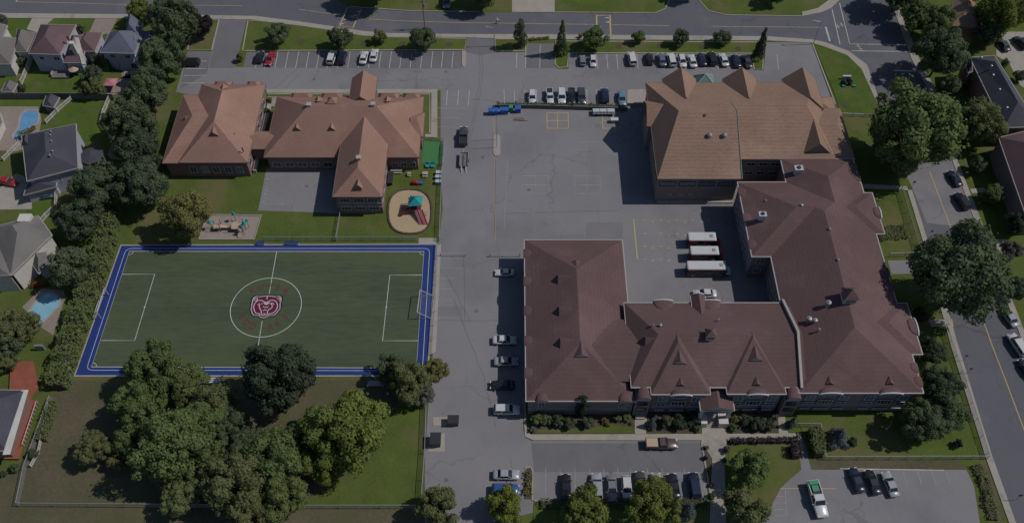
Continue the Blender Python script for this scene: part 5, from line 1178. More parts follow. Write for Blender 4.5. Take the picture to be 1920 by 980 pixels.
# ------------------------------------------------------------------ vehicles
def lerp(a, b, t): return a+(b-a)*t
def car_proto(kind):
    """nose towards +Y, base at z=0"""
    root = empty(kind, (0, 0, 0), 'x', 'x')
    L, W, H = {'sedan': (4.6, 1.8, 1.44), 'hatchback': (4.1, 1.75, 1.5), 'suv': (4.75, 1.9, 1.72), 'pickup_truck': (5.7, 1.95, 1.85), 'minivan': (5.0, 1.95, 1.78)}[kind]
    belt = H*.62; w2 = W/2; h = L/2
    if kind == 'sedan': st = [(-h, .55, .72), (-h+.12, .42, .93), (-h+.75, .32, belt+.03), (-.4, .28, belt), (.8, .28, belt), (h-.9, .30, .84), (h-.25, .36, .72), (h, .48, .60)]
    elif kind == 'pickup_truck': st = [(-h, .6, 1.15), (-h+.06, .5, 1.2), (-.4, .42, 1.2), (.8, .42, belt), (1.1, .42, 1.14), (h-.35, .42, 1.06), (h, .55, .9)]
    else: st = [(-h, .5, .95), (-h+.1, .4, belt), (-.4, .32, belt), (.9, .32, belt), (h-.75, .34, belt-.10), (h-.2, .38, belt-.24), (h, .5, .62)]
    R_ = []
    for i, (y, zb, zt) in enumerate(st):
        k = .80 if i == 0 else (.84 if i == len(st)-1 else (.95 if i in (1, len(st)-2) else 1))
        a = w2*k; zm = zb+(zt-zb)*.55
        R_.append([(-a*.9, y, zb), (-a, y, zm*.85+zb*.15), (-a*.985, y, zt-.10), (-a*.86, y, zt), (0, y, zt+.03), (a*.86, y, zt), (a*.985, y, zt-.10), (a, y, zm*.85+zb*.15), (a*.9, y, zb)])
    b = MB(); b.rings(R_, caps=True); body = b.build('body', M['paint'], root, smooth=True)
    if kind == 'pickup_truck':
        bed = MB(); bed.box(-w2*.80, w2*.80, -h+.15, -.55, 1.16, 1.245); bed.build('truck_bed', M['dark'], root)
        rl = MB(); rl.box(-w2*.92, -w2*.8, -h+.05, -.5, 1.15, 1.42); rl.box(w2*.8, w2*.92, -h+.05, -.5, 1.15, 1.42); rl.box(-w2*.92, w2*.92, -h, -h+.1, 1.15, 1.42); rl.build('bed_wall', M['paint'], root)
        g = [(-.5, belt, .9), (-.42, H-.06, .80), (.55, H-.06, .80), (1.15, belt+.02, .9)]
    elif kind == 'sedan': g = [(-h+.72, belt, .86), (-h+1.35, H-.05, .72), (.30, H-.05, .72), (1.12, belt-.02, .87)]
    elif kind == 'hatchback': g = [(-h+.06, belt, .86), (-h+.5, H-.05, .74), (.35, H-.05, .74), (1.10, belt-.03, .87)]
    elif kind == 'minivan': g = [(-h+.06, belt, .9), (-h+.3, H-.05, .8), (.75, H-.05, .8), (1.65, belt-.1, .9)]
    else: g = [(-h+.06, belt, .88), (-h+.4, H-.05, .77), (.45, H-.05, .77), (1.15, belt, .88)]
    w_ = MB(); (y0, z0, k0), (y1, z1, k1), (y2, z2, k2), (y3, z3, k3) = g
    lo = [(-w2*k0, y0, z0), (w2*k0, y0, z0), (w2*k3, y3, z3), (-w2*k3, y3, z3)]; hi = [(-w2*k1, y1, z1), (w2*k1, y1, z1), (w2*k2, y2, z2), (-w2*k2, y2, z2)]
    lo = [(x, y, z-.04) for x, y, z in lo]; w_.rings([lo, hi]); w_.build('windows', M['car_glass'], root)
    r = MB(); e = .05
    r.rings([[(-w2*k1-.01, y1-e, z1-.03), (w2*k1+.01, y1-e, z1-.03), (w2*k2+.01, y2+e, z2-.03), (-w2*k2-.01, y2+e, z2-.03)], [(-w2*k1*.93, y1+.06, H), (w2*k1*.93, y1+.06, H), (w2*k2*.93, y2-.06, H), (-w2*k2*.93, y2-.06, H)]])
    for s in (-1, 1):   # pillars
        for (ya, za, ka), (yb, zb, kb) in ((g[0], g[1]), (g[3], g[2])):
            r.cyl((s*w2*ka, ya, za-.02), (s*w2*kb, yb, zb), .05, .045, 5)
        ym = (y1+y2)/2-.1; r.cyl((s*w2*.9, ym, belt-.02), (s*w2*k1, ym, H-.05), .05, .05, 5)
    r.build('roof', M['paint'], root)
    for sx in (-1, 1):
        for yy in (-h+.85, h-.95):
            t = MB(); t.cyl((sx*(w2-.2), yy, .34), (sx*(w2+.01), yy, .34), .34, .34, 14); to = t.build('wheel', M['tyre'], root)
            q = MB(); q.cyl((sx*(w2-.05), yy, .34), (sx*(w2+.025), yy, .34), .2, .18, 10); q.build('rim', M['rim'], to)
    zt = st[-2][2]
    for sx in (-1, 1):
        q = MB(); q.obox(sx*w2*.66, h-.14, zt-.17, zt-.03, .42, .26); q.build('headlight', M['lamp_clear'], root)
        q = MB(); q.obox(sx*w2*.68, -h+.08, belt-.28, belt-.10, .34, .16); q.build('taillight', M['lamp_red'], root)
        q = MB(); q.obox(sx*(w2+.10), g[3][0]-.25, belt, belt+.14, .2, .14); q.build('mirror', M['paint'], root)
    return root
CARS = {k: car_proto(k) for k in ('sedan', 'hatchback', 'suv', 'pickup_truck', 'minivan')}
USED = set()
PC = {'white': (.46, .46, .46), 'silver': (.27, .28, .30), 'grey': (.16, .165, .175), 'black': (.014, .015, .018), 'navy': (.012, .018, .045), 'red': (.28, .018, .014), 'blue': (.025, .07, .20), 'teal': (.10, .20, .26), 'bluegrey': (.09, .12, .17), 'darkgrey': (.045, .048, .055), 'brown': (.08, .06, .05), 'deepred': (.20, .01, .02)}
def car(kind, px, py, ang, col, label, group=None, cat=None, hz=.7, sc_=1.0):
    p = G(px, py, hz)
    if kind in USED: r = copy_tree(CARS[kind])
    else: r = CARS[kind]; USED.add(kind)
    r.location = (p[0], p[1], 0.03); r.rotation_euler = (0, 0, math.radians(ang)); r.scale = (sc_,)*3
    r['label'] = label; r['category'] = cat or {'sedan': 'car', 'hatchback': 'car', 'suv': 'car', 'pickup_truck': 'pickup truck', 'minivan': 'van'}[kind]
    r.name = {'sedan': 'parked_car', 'hatchback': 'parked_car', 'suv': 'parked_suv', 'pickup_truck': 'pickup_truck', 'minivan': 'minivan'}[kind]
    if 'group' in r: del r['group']
    if group: r['group'] = group
    for ch in r.children:
        if ch.name.split('.')[0] in ('body', 'roof', 'mirror', 'bed_wall'): ch.color = (*PC[col], 1)
    return r
g1, g2, g3, g4, g5 = 'cars in the northwest row of bays', 'cars in the northeast row of bays', 'cars nosed to the retaining wall', 'cars along the west wall of the high school', 'cars in the bottom row of bays'
car('hatchback', 487, 107, 0, 'black', 'black hatchback at the western end of the northern row, left of the red car', g1)
car('sedan', 507, 110, 172, 'red', 'only red car in the northern row of bays', g1)
car('suv', 622, 108, -5, 'white', 'white SUV beside the navy SUV in the northern row', g1)
car('suv', 642, 108, -4, 'navy', 'navy SUV right of the white SUV in the northern row', g1)
car('sedan', 682, 108, -3, 'white', 'lower left one of two neighbouring white sedans in the northern row', g1)
car('sedan', 701, 104, -3, 'white', 'white sedan parked deepest against the kerb in the northwest row', g1)
car('suv', 357, 118, 90, 'black', 'black SUV parked sideways at the western edge bays', )
car('hatchback', 1092, 113, 0, 'grey', 'grey hatchback alone left of the small white hatchback near the island', g2, sc_=.9)
car('hatchback', 1112, 114, 180, 'white', 'small white hatchback right of the grey one near the island', g2, sc_=.9)
car('suv', 1185, 110, 4, 'white', 'white SUV standing alone between empty northeast bays', g2)
car('hatchback', 1218, 110, 4, 'black', 'black hatchback starting the tight northeast run of cars', g2)
car('sedan', 1241, 112, 4, 'bluegrey', 'blue grey sedan, second in the tight northeast run', g2)
car('suv', 1259, 112, 4, 'white', 'tall white SUV, third in the tight northeast run', g2)
car('hatchback', 1279, 114, 184, 'white', 'small cream white hatchback between two other white cars in the northeast run', g2)
car('sedan', 1298, 114, 4, 'white', 'white sedan left of the navy one in the northeast run', g2)
car('sedan', 1316, 111, 4, 'navy', 'navy sedan right of the white sedan in the northeast run', g2)
car('suv', 1335, 110, 4, 'black', 'black SUV in the middle right of the northeast run', g2)
car('sedan', 1357, 112, 6, 'white', 'last white car toward the east of the northeast run', g2)
car('sedan', 1380, 114, 5, 'navy', 'dark navy sedan second from the eastern end of the row', g2)
car('sedan', 1401, 115, 5, 'darkgrey', 'dark grey sedan beside the pointed evergreen at the row end', g2)
car('hatchback', 998, 181, 180, 'white', 'small white hatchback at the west end of the retaining wall row', g3)
car('pickup_truck', 1031, 181, 182, 'white', 'white pickup truck left of the white SUV at the retaining wall', g3, sc_=.85)
car('suv', 1053, 181, 180, 'white', 'white SUV right of the white pickup at the retaining wall', g3)
car('pickup_truck', 1072, 181, 180, 'black', 'black pickup truck in the middle of the retaining wall row', g3, sc_=.85)
car('suv', 1090, 181, 180, 'darkgrey', 'dark grey SUV right of the black pickup at the retaining wall', g3)
car('suv', 1134, 179, 0, 'navy', 'dark navy SUV standing alone right of the middle of the retaining wall', g3)
car('sedan', 1166, 184, 180, 'teal', 'teal blue sedan last before the gymnasium', g3)
car('pickup_truck', 869, 256, 0, 'darkgrey', 'dark grey pickup truck towing beside the green turf', )
car('sedan', 946, 510, 90, 'white', 'pale sedan at the upper end of the shadow beside the west block', g4, sc_=.85)
car('sedan', 946, 637, -90, 'white', 'white sedan in the middle of the west wall row', g4)
car('sedan', 949, 677, -90, 'silver', 'silver sedan below the white one in the west wall row', g4)
car('sedan', 942, 721, 90, 'black', 'black sedan in the west wall row', g4)
car('suv', 950, 768, -90, 'white', 'white SUV with roof openings at the lower end of the west wall row', g4)
car('sedan', 949, 889, -90, 'silver', 'silver sedan above the blue one beside the kerbed island')
car('suv', 948, 917, -90, 'blue', 'blue SUV half under the lime green tree')
car('sedan', 1061, 911, 0, 'black', 'black sedan at the left end of the bottom row', g5)
car('suv', 1119, 911, 0, 'silver', 'silver SUV with pale roof, second in the bottom row', g5)
car('sedan', 1147, 914, 180, 'grey', 'grey sedan, third in the bottom row', g5)
car('hatchback', 1175, 913, 180, 'white', 'white hatchback, the only white car in the bottom row', g5)
car('sedan', 1201, 906, 0, 'darkgrey', 'dark grey sedan half hidden by the largest bottom tree', g5)
car('sedan', 1232, 909, 0, 'silver', 'silver sedan right of the tree crown in the bottom row', g5)
car('sedan', 1263, 910, 4, 'black', 'glossy black sedan second from the right end of the bottom row', g5)
car('suv', 1302, 909, 2, 'navy', 'dark navy SUV at the right end of the bottom row', g5)
t_ = car('pickup_truck', 1240, 832, -90, 'brown', 'brown pickup truck with covered bed stopped by the entrance walk')
b = MB(); b.box(-.8, .8, -2.7, -.55, 1.28, 1.46); o = b.build('bed_cover', M['tan_plastic'], None); o.parent = t_
car('sedan', 1606, 899, 8, 'navy', 'dark navy sedan left of two others in the lower right car park', 'three cars in the lower right car park')
car('sedan', 1636, 903, 8, 'black', 'black sedan in the middle of three in the lower right car park', 'three cars in the lower right car park')
car('sedan', 1669, 907, 8, 'silver', 'silver sedan with black roof glass, right one of three in the lower right car park', 'three cars in the lower right car park')
t_ = car('pickup_truck', 1532, 936, 186, 'white', 'white pickup truck with green cargo at its tail in the lower right car park', sc_=1.12)
b = MB(); b.box(-.75, .75, -2.75, -2.1, 1.28, 1.55); b.box(-.5, .5, -2.0, -1.0, 1.26, 1.5); o = b.build('cargo', M['green_plastic'], None); o.parent = t_
car('sedan', 1790, 334, 12, 'navy', 'dark blue sedan parked on the east road, upper of two', 'cars on the east road')
car('suv', 1804, 377, 12, 'black', 'black SUV parked on the east road below the dark blue sedan', 'cars on the east road')
car('sedan', 1893, 594, 14, 'silver', 'silver sedan parked at the far kerb beside the massive tree', 'cars on the east road')
car('minivan', 1908, 646, 14, 'white', 'white van on the east road at the right edge', 'cars on the east road')
car('sedan', 1926, 692, 14, 'black', 'black car cut off by the right edge on the east road', 'cars on the east road')
car('minivan', 838, 3, 180, 'bluegrey', 'pale blue van at the top edge in the shade of a tree')
car('sedan', 1882, 84, 10, 'darkgrey', 'dark grey sedan on the upper right drive')
car('suv', 1914, 80, 20, 'black', 'black SUV at the right edge on the upper right drive')
car('sedan', 14, 340, -104, 'red', 'bright red car on the white drive at the left edge')
car('sedan', 1322, 550, 90, 'white', 'white car behind the buses against the courtyard wall')
car('hatchback', 88, 366, -76, 'bluegrey', 'small blue grey car beside the slate roofed house', sc_=.7)

def bus(px0, px1, py0, py1, long, label):
    """mini bus, nose towards +X, flat white roof"""
    h = 2.75; a = G(px0, (py0+py1)/2, h); c = G(px1, (py0+py1)/2, h); x0, x1, yc = a[0], c[0], a[1]; w2 = 1.1
    r = empty('minibus', ((x0+x1)/2, yc, .03), label, 'bus', 'school buses parked in the courtyard')
    b = MB(); sec = lambda x, k=1.0, top=h-.12: [(x, yc-w2*k, .45), (x, yc-w2*1.0*k, 1.6), (x, yc-w2*.97*k, top), (x, yc+w2*.97*k, top), (x, yc+w2*k, 1.6), (x, yc+w2*k, .45)]
    b.rings([sec(x0, .97), sec(x0+.15), sec(x1-.3), sec(x1, .95, h-.3)]); b.build('body', M['bus_black'], r)
    b = MB(); b.rings([[(x, yc-w2*k, h-.14), (x, yc-w2*k*.9, h+z), (x, yc+w2*k*.9, h+z), (x, yc+w2*k, h-.14)] for x, k, z in ((x0, .95, -.06), (x0+.2, 1.0, 0.02), (x1-.4, 1.0, .02), (x1-.02, .95, -.12))]); ro = b.build('roof', M['bus_white'], r)
    b = MB(); b.box(x1-1.3, x1-.7, yc-.35, yc+.35, h+.0, h+.12); b.build('roof_hatch', M['vent_metal'], ro)
    # red wrap panels, pale curls and side windows
    for s in (-1, 1):
        y_ = yc+s*(w2+.012)
        for xa, xb, za, zb in ((x0+.15, x0+1.8, 1.8, 2.5), (x0+.1, x0+1.1, .55, 1.1), (x1-2.6, x1-1.0, 1.75, 2.45)): b = MB(); b.box(xa, xb, min(y_, y_-s*.02), max(y_, y_-s*.02), za, zb); b.build('red_side_panel', M['bus_red'], r)
    b = MB()
    for s in (-1, 1):
        y_ = yc+s*(w2+.02); pts = [(x0+.3, y_, 1.2), (x0+1.4, y_, .85), (x0+2.2, y_, 1.25), (x0+3.0, y_, 1.0), (x0+3.9, y_, 1.3), (x1-.8, y_, .95)]; b.tube(pts, .05, 5)
        pts = [(x0+.2, y_, .62), (x1-.4, y_, .62)]; b.tube(pts, .04, 5)
    b.build('side_stripe', M['vent_white'], r)
    b = MB()
    n = int((x1-x0-1.2)/1.0)
    for s in (-1, 1):
        y_ = yc+s*(w2+.006)
        for k in range(n): b.box(x0+.7+k*1.0, x0+1.55+k*1.0, min(y_, y_-s*.02), max(y_, y_-s*.02), 1.5, 2.15)
    b.box(x0-.02, x0+.02, yc-.7, yc+.7, 1.5, 2.2); b.build('side_windows', M['car_glass'], r)
    # bonnet
    b = MB(); b.rings([[(x, yc-k, .5), (x, yc-k, z*.8), (x, yc-k*.8, z), (x, yc+k*.8, z), (x, yc+k, z*.8), (x, yc+k, .5)] for x, k, z in ((x1-.1, .98, 1.35), (x1+.6, .95, 1.2), (x1+1.15, .85, .95))]); b.build('bonnet', M['bus_white' if long else 'bus_red'], r, smooth=False)
    b = MB(); b.rings([[(x1-.1, yc-.95, 1.3), (x1-.1, yc+.95, 1.3), (x1-.1, yc+.85, 2.2), (x1-.1, yc-.85, 2.2)], [(x1+.45, yc-.9, 1.26), (x1+.45, yc+.9, 1.26), (x1+.05, yc+.8, 2.2), (x1+.05, yc-.8, 2.2)]]); b.build('windscreen', M['car_glass'], r)
    for xx in (x0+1.3, x1+.1):
        for s in (-1, 1):
            t = MB(); t.cyl((xx, yc+s*.85, .42), (xx, yc+s*1.12, .42), .42, n=14); to = t.build('wheel', M['tyre'], r); q = MB(); q.cyl((xx, yc+s*1.1, .42), (xx, yc+s*1.135, .42), .24, n=10); q.build('rim', M['rim'], to)
    for s in (-1, 1):
        q = MB(); q.obox(x1+1.12, yc+s*.6, .75, .95, .1, .3); q.build('headlight', M['lamp_clear'], r)
    for ch in r.children_recursive if hasattr(r, 'children_recursive') else r.children: pass
bus(1291, 1343, 434, 451, False, 'short white roofed school bus farthest from the front wing, topmost of three')
bus(1295, 1348, 461, 476, False, 'short white roofed school bus between the other two buses')
bus(1289, 1362, 488, 505, True, 'long white roofed school bus nearest the front wing, with red and white side graphics')

# ------------------------------------------------------------------ yard objects
def simple(name, loc, label, cat, group=None): return empty(name, (*loc, 0), label, cat, group)
# trailer behind the grey pickup
c = G(870, 300, .5); r = simple('trailer', c, 'flat grey utility trailer standing below the grey pickup by the turf', 'trailer')
b = MB(); b.box(c[0]-.9, c[0]+.9, c[1]-2.0, c[1]+1.9, .55, .68); b.build('deck', M['wood_grey'], r)
b = MB()
for s in (-1, 1): b.box(c[0]+s*.9-.04, c[0]+s*.9+.04, c[1]-2, c[1]+1.9, .68, 1.05)
b.box(c[0]-.9, c[0]+.9, c[1]+1.86, c[1]+1.94, .68, 1.05); b.cyl((c[0]-.6, c[1]+1.9, .6), (c[0], c[1]+3.2, .6), .05); b.cyl((c[0]+.6, c[1]+1.9, .6), (c[0], c[1]+3.2, .6), .05); b.build('side_rail', M['galv'], r)
b = MB(); b.box(c[0]-.1, c[0]+.2, c[1]-1.8, c[1]+1.4, .68, .95); b.build('load', M['wood_grey'], r)
for s in (-1, 1): b = MB(); b.cyl((c[0]+s*.95, c[1], .33), (c[0]+s*1.12, c[1], .33), .33, n=12); b.build('wheel', M['tyre'], r)
for s in (-.5, .5): b = MB(); b.face([(c[0]+s-.15, c[1]-2.0, .6), (c[0]+s+.15, c[1]-2.0, .6), (c[0]+s+.25, c[1]-3.6, .08), (c[0]+s-.05, c[1]-3.6, .08)]); b.build('ramp', M['galv'], r)
# bins by the wall
def bin_(px, py, col, label, n=1, sx=1.8, sy=1.2, h=1.3, name='waste_bin', lid='dark', group=None):
    c = G(px, py, h/2); r = simple(name, c, label, 'bin', group)
    b = MB(); b.rings([[(c[0]-sx*k, c[1]-sy*k, z), (c[0]+sx*k, c[1]-sy*k, z), (c[0]+sx*k, c[1]+sy*k, z), (c[0]-sx*k, c[1]+sy*k, z)] for k, z in ((.44, .1), (.5, h))]); b.build('body', M[col], r)
    l = MB(); l.rings([[(c[0]-sx*.52, c[1]-sy*.52, h), (c[0]+sx*.52, c[1]-sy*.52, h), (c[0]+sx*.52, c[1]+sy*.52, h+.12), (c[0]-sx*.52, c[1]+sy*.52, h+.12)], [(c[0]-sx*.5, c[1]-sy*.5, h+.08), (c[0]+sx*.5, c[1]-sy*.5, h+.08), (c[0]+sx*.5, c[1]+sy*.5, h+.2), (c[0]-sx*.5, c[1]+sy*.5, h+.2)]]); l.build('lid', M[lid], r)
    q = MB()
    for a in (-.4, .4):
        for e in (-.4, .4): q.cyl((c[0]+sx*a-.04, c[1]+sy*e, .1), (c[0]+sx*a+.04, c[1]+sy*e, .1), .1, n=8)
    q.build('castor', M['tyre'], r)
gb_ = 'bins at the west end of the retaining wall'
bin_(920, 210, 'blue_plastic', 'leftmost blue bin standing forward of the retaining wall', lid='blue_plastic', sx=1.1, sy=1.1, group=gb_)
bin_(930, 210, 'blue_plastic', 'blue bin touching the leftmost one', lid='blue_plastic', sx=1.1, sy=1.1, group=gb_)
bin_(945, 208.5, 'blue_plastic', 'long blue bin right of the forward pair', lid='blue_plastic', sx=2.0, sy=1.1, group=gb_)
bin_(958, 204, 'green_plastic', 'only green bin in the row by the retaining wall', lid='green_plastic', sx=1.0, sy=1.0, group=gb_)
bin_(971, 206, 'blue_plastic', 'rightmost blue bin right of the green one', lid='blue_plastic', sx=1.4, sy=1.1, group=gb_)
bin_(850, 789, 'wall_dark', 'dark lidded skip on a concrete pad beside the lane, upper of two', sx=2.0, sy=1.6, h=1.4)
bin_(817, 825, 'wall_dark', 'dark lidded skip on a pale pad against the park fence', sx=1.9, sy=2.2, h=1.6)
bin_(732, 335, 'dark', 'long black storage box beside the elementary south wing', sx=1.1, sy=3.4, h=1.0, name='storage_box')
ground('concrete_pad', [[(812, 781), (858, 781), (857, 797), (812, 797)], [(805, 812), (834, 812), (834, 846), (803, 846)]], 0.05, 'concrete', 0.0)
c = G(152, 20); 
# equipment trailer by the wall and white box
c = G(1132, 209, .8); r = simple('flatbed_trailer', c, 'long grey trailer loaded with pale panels below the retaining wall', 'trailer')
b = MB(); b.box(c[0]-2.6, c[0]+2.6, c[1]-.8, c[1]+.8, .6, .8); b.build('deck', M['galv'], r)
b = MB()
for x0, x1 in ((-2.5, -1.0), (-.9, .6), (.8, 2.4)): b.box(c[0]+x0, c[0]+x1, c[1]-.6, c[1]+.6, .8, 1.15)
b.build('load', M['vent_white'], r)
b = MB()
for x in np.linspace(-2.5, 2.5, 7): b.cyl((c[0]+x, c[1]-.8, .8), (c[0]+x, c[1]-.8, 1.5), .04, n=5)
b.cyl((c[0]-2.5, c[1]-.8, 1.5), (c[0]+2.5, c[1]-.8, 1.5), .04, n=5); b.build('rail', M['dark'], r)
for x in (-1.6, 1.6):
    b = MB(); b.cyl((c[0]+x, c[1]-.95, .35), (c[0]+x, c[1]-.75, .35), .35, n=12); b.build('wheel', M['tyre'], r)
c = G(1152, 226, .5); r = simple('storage_box', c, 'white lidded box at the corner of the yellow court by the gymnasium shadow', 'box')
b = MB(); b.box(c[0]-.8, c[0]+.8, c[1]-.45, c[1]+.45, .02, .9); b.build('body', M['vent_metal'], r); b = MB(); b.box(c[0]-.85, c[0]+.85, c[1]-.5, c[1]+.5, .9, 1.02); b.build('lid', M['bus_white'], r)
# orange bicycle rack on the playground
c = G(974, 222, .3); r = simple('bicycle_rack', c, 'low orange tubular rack on the playground below the bins', 'bicycle rack')
b = MB(); b.tube([(c[0]-1.0, c[1], .1), (c[0]-.8, c[1], .7), (c[0]+1.0, c[1]-.3, .7), (c[0]+1.2, c[1]-.3, .1)], .05); b.build('frame', M['orange_plastic'], r)
b = MB()
for k in range(5): x = c[0]-.8+k*.42; b.tube([(x, c[1]-.45, .08), (x, c[1]-.1, .7), (x, c[1]+.3, .08)], .035)
b.build('bar', M['orange_plastic'], r)
b = MB(); b.tube([(c[0]-1.6, c[1]-.4, .08), (c[0]+1.9, c[1]-.6, .08)], .05); b.build('foot', M['dark'], r)
# goals
def goal(px0, py0, px1, py1, depth, label):
    a = Vector((*G(px0, py0), .13)); c = Vector((*G(px1, py1), .13)); r = empty('football_goal', ((a.x+c.x)/2, (a.y+c.y)/2, .13), label, 'goal', 'goals on the pitch')
    up = Vector((0, 0, 2.35)); bk = Vector((depth, 0, 0)); f = MB(); f.tube([a, a+up, c+up, c], .075, 8); f.build('goal_frame', M['vent_white'], r)
    s = MB()
    for p in (a, c): s.tube([p+up, p+bk+Vector((0, 0, .05)), p+Vector((0, 0, .05))], .05)
    s.tube([a+bk+Vector((0, 0, .05)), c+bk+Vector((0, 0, .05))], .07); s.build('base_frame', M['vent_white'], r)
    n = MB(); n.face([a+up, c+up, c+bk, a+bk]); n.face([a, a+up, a+bk]); n.face([c, c+bk, c+up]); n.build('net', M['net'], r)
goal(789.5, 556, 784, 598, 2.6, 'white football goal standing over the eastern track')
goal(204, 553, 190, 597, -1.6, 'white football goal standing over the western track')
# team benches by the pitch
def bench(px, py, label, col, L=3, tiers=3, ang=0, name='bleacher', cat='bleacher'):
    c = G(px, py); r = simple(name, c, label, cat)
    s = MB(); f = MB()
    for k in range(tiers): s.box(c[0]-L/2, c[0]+L/2, c[1]-.5*k, c[1]-.5*k+.32, .35+.25*(tiers-1-k) if False else .35+.22*k, .41+.22*k)
    s.build('seat', M[col], r)
    for x in (-L/2+.1, L/2-.1): f = MB(); f.box(c[0]+x-.04, c[0]+x+.04, c[1]-.5*(tiers-1), c[1]+.3, .02, .33); f.build('leg', M['galv'], r)
bench(399, 712, 'silver bleacher behind the southern touchline left of the dark tree', 'vent_white', 3.2)
bench(705, 718, 'grey bleacher in the shade at the southeast pitch corner', 'vent_metal', 3.0)
bench(548, 457, 'blue team bench at the middle of the northern touchline', 'track', 2.8, 2)
bench(489, 457, 'blue team bench left of the halfway line on the northern touchline', 'track', 1.8, 2)
# sand play structure
c = G(780, 385, 1.5); r = simple('play_structure', (c[0], c[1]), 'maroon play tower with teal pyramid roof and twin slides on the oval of sand', 'playground'); x, y = c
b = MB()
for dx in (-1, 1):
    for dy in (-1, 1): b.cyl((x+dx, y+dy, .06), (x+dx, y+dy, 3.0), .08)
b.build('post', M['maroon_plastic'], r)
b = MB(); b.box(x-1.05, x+1.05, y-1.05, y+1.05, 1.3, 1.42); b.build('platform', M['maroon_plastic'], r)
b = MB(); q = [(x-1.5, y-1.4, 2.9), (x+1.4, y-1.2, 2.9), (x+1.6, y+1.4, 2.9), (x-1.2, y+1.5, 2.9)]
for i in range(4): b.face([q[i], q[(i+1) % 4], (x, y, 4.1)])
b.face(q[::-1]); b.build('canopy', M['teal'], r)
for s in (0, .95):
    b = MB()
    for k in range(6):
        t = k/6; t2 = (k+1)/6
        A = (x+.1+s+t*1.2, y-1.1-t*3.0, 1.4-t*1.3); Bq = (x+.1+s+t2*1.2, y-1.1-t2*3.0, 1.4-t2*1.3)
        b.face([(A[0]-.3, A[1], A[2]), (A[0]+.3, A[1], A[2]), (Bq[0]+.3, Bq[1], Bq[2]), (Bq[0]-.3, Bq[1], Bq[2])])
        for e in (-.36, .36): b.cyl((A[0]+e, A[1], A[2]+.12), (Bq[0]+e, Bq[1], Bq[2]+.12), .08, n=5)
    b.build('slide', mat('slide_red', (.27, .09, .11), .4) if s == 0 else bpy.data.materials['slide_red'], r)
b = MB(); b.tube([(x-1, y-.6, 1.6), (x-2.2, y-1.2, 1.2), (x-3.0, y-1.6, .7)], .38, 10); b.build('tube_slide', M['maroon_plastic'], r)
b = MB(); b.tube([(x-1.0, y+.8, 1.4), (x-1.7, y+1.2, 1.4), (x-1.7, y+1.2, .1)], .09); b.tube([(x-1, y+.2, 1.4), (x-2.7, y+.2, 1.0), (x-3.1, y+.2, .1)], .12); b.tube([(x-1.6, y+1.6, .1), (x-1.6, y+1.6, 2.2), (x-1.2, y+.8, 2.2)], .09); b.build('climber', M['maroon_plastic'], r)
b = MB(); N = 14; b.tube([(x+1.9+.6*math.cos(i*6.283/N), y-1.5+.6*math.sin(i*6.283/N), .5+.15*math.sin(i)) for i in range(N+1)], .05); b.build('ring', M['tan_plastic'], r)
# gravel play structure
c = G(446, 424, 1.0); x, y = c; r = simple('play_structure', c, 'brown and teal climbing frame with bridge on the rectangle of gravel', 'playground')
b = MB()
for dx, dy in ((-1.2, -.8), (1.0, -.8), (-1.2, .9), (1.0, .9), (-5, -.6), (-3.6, -.6), (-5, .5), (-3.6, .5)): b.cyl((x+dx, y+dy, .05), (x+dx, y+dy, 2.4), .08)
b.build('post', M['rust'], r)
b = MB(); b.box(x-1.3, x+1.1, y-.9, y+1.0, 1.1, 1.22); b.build('platform', M['tan_plastic'], r)
b = MB(); b.box(x-5.1, x-3.5, y-.7, y+.6, 1.0, 1.12); b.build('platform', M['tan_plastic'], r)
b = MB(); b.rings([[(x-3.5, y-.35, 1.05), (x-3.5, y+.35, 1.05), (x-3.5, y+.35, 1.12), (x-3.5, y-.35, 1.12)], [(x-2.3, y-.35, .8), (x-2.3, y+.35, .8), (x-2.3, y+.35, .87), (x-2.3, y-.35, .87)], [(x-1.3, y-.35, 1.1), (x-1.3, y+.35, 1.1), (x-1.3, y+.35, 1.17), (x-1.3, y-.35, 1.17)]]); b.build('bridge', M['tan_plastic'], r)
for dx, dy, s in ((-5.6, 0, .5), (-1.0, 2.2, .42), (1.6, -.2, .45), (2.1, .4, .35), (1.4, -1.4, .35)):
    b = MB(); b.cyl((x+dx, y+dy, 2.3), (x+dx, y+dy, 2.9), s, s*.4, 8); b.cyl((x+dx, y+dy, .05), (x+dx, y+dy, 2.3), .06); b.build('teal_hood', M['teal'], r)
b = MB(); b.rings([[(x+.2, y-.9, 1.2), (x+.9, y-.9, 1.2), (x+.9, y-.9, 1.28), (x+.2, y-.9, 1.28)], [(x+.2, y-2.4, .1), (x+.9, y-2.4, .1), (x+.9, y-2.4, .18), (x+.2, y-2.4, .18)]]); b.build('slide', M['tan_plastic'], r)
# small things in the kindergarten yard
def table(px, py, label, col, L=2.0, W_=1.0, name='picnic_table'):
    c = G(px, py, .7); r = simple(name, c, label, 'table'); b = MB(); b.box(c[0]-L/2, c[0]+L/2, c[1]-W_*.4, c[1]+W_*.4, .7, .78); b.build('table_top', M[col], r)
    for s in (-1, 1): b = MB(); b.box(c[0]-L/2, c[0]+L/2, c[1]+s*W_*.75-.14, c[1]+s*W_*.75+.14, .42, .48); b.build('bench', M[col], r)
    b = MB()
    for s in (-1, 1): b.tube([(c[0]+s*L*.35, c[1]-W_*.8, .03), (c[0]+s*L*.35, c[1], .7), (c[0]+s*L*.35, c[1]+W_*.8, .03)], .05)
    b.build('trestle', M[col], r)
table(743, 319, 'long cream picnic table behind the elementary wing by the play lawn', 'band', 2.6, .7)
table(767, 325, 'small pale picnic table nearest the long cream one', 'band', .8, .55)
table(797, 325, 'round looking cream table toward the lane fence in the kindergarten yard', 'band', 1.2, .8)
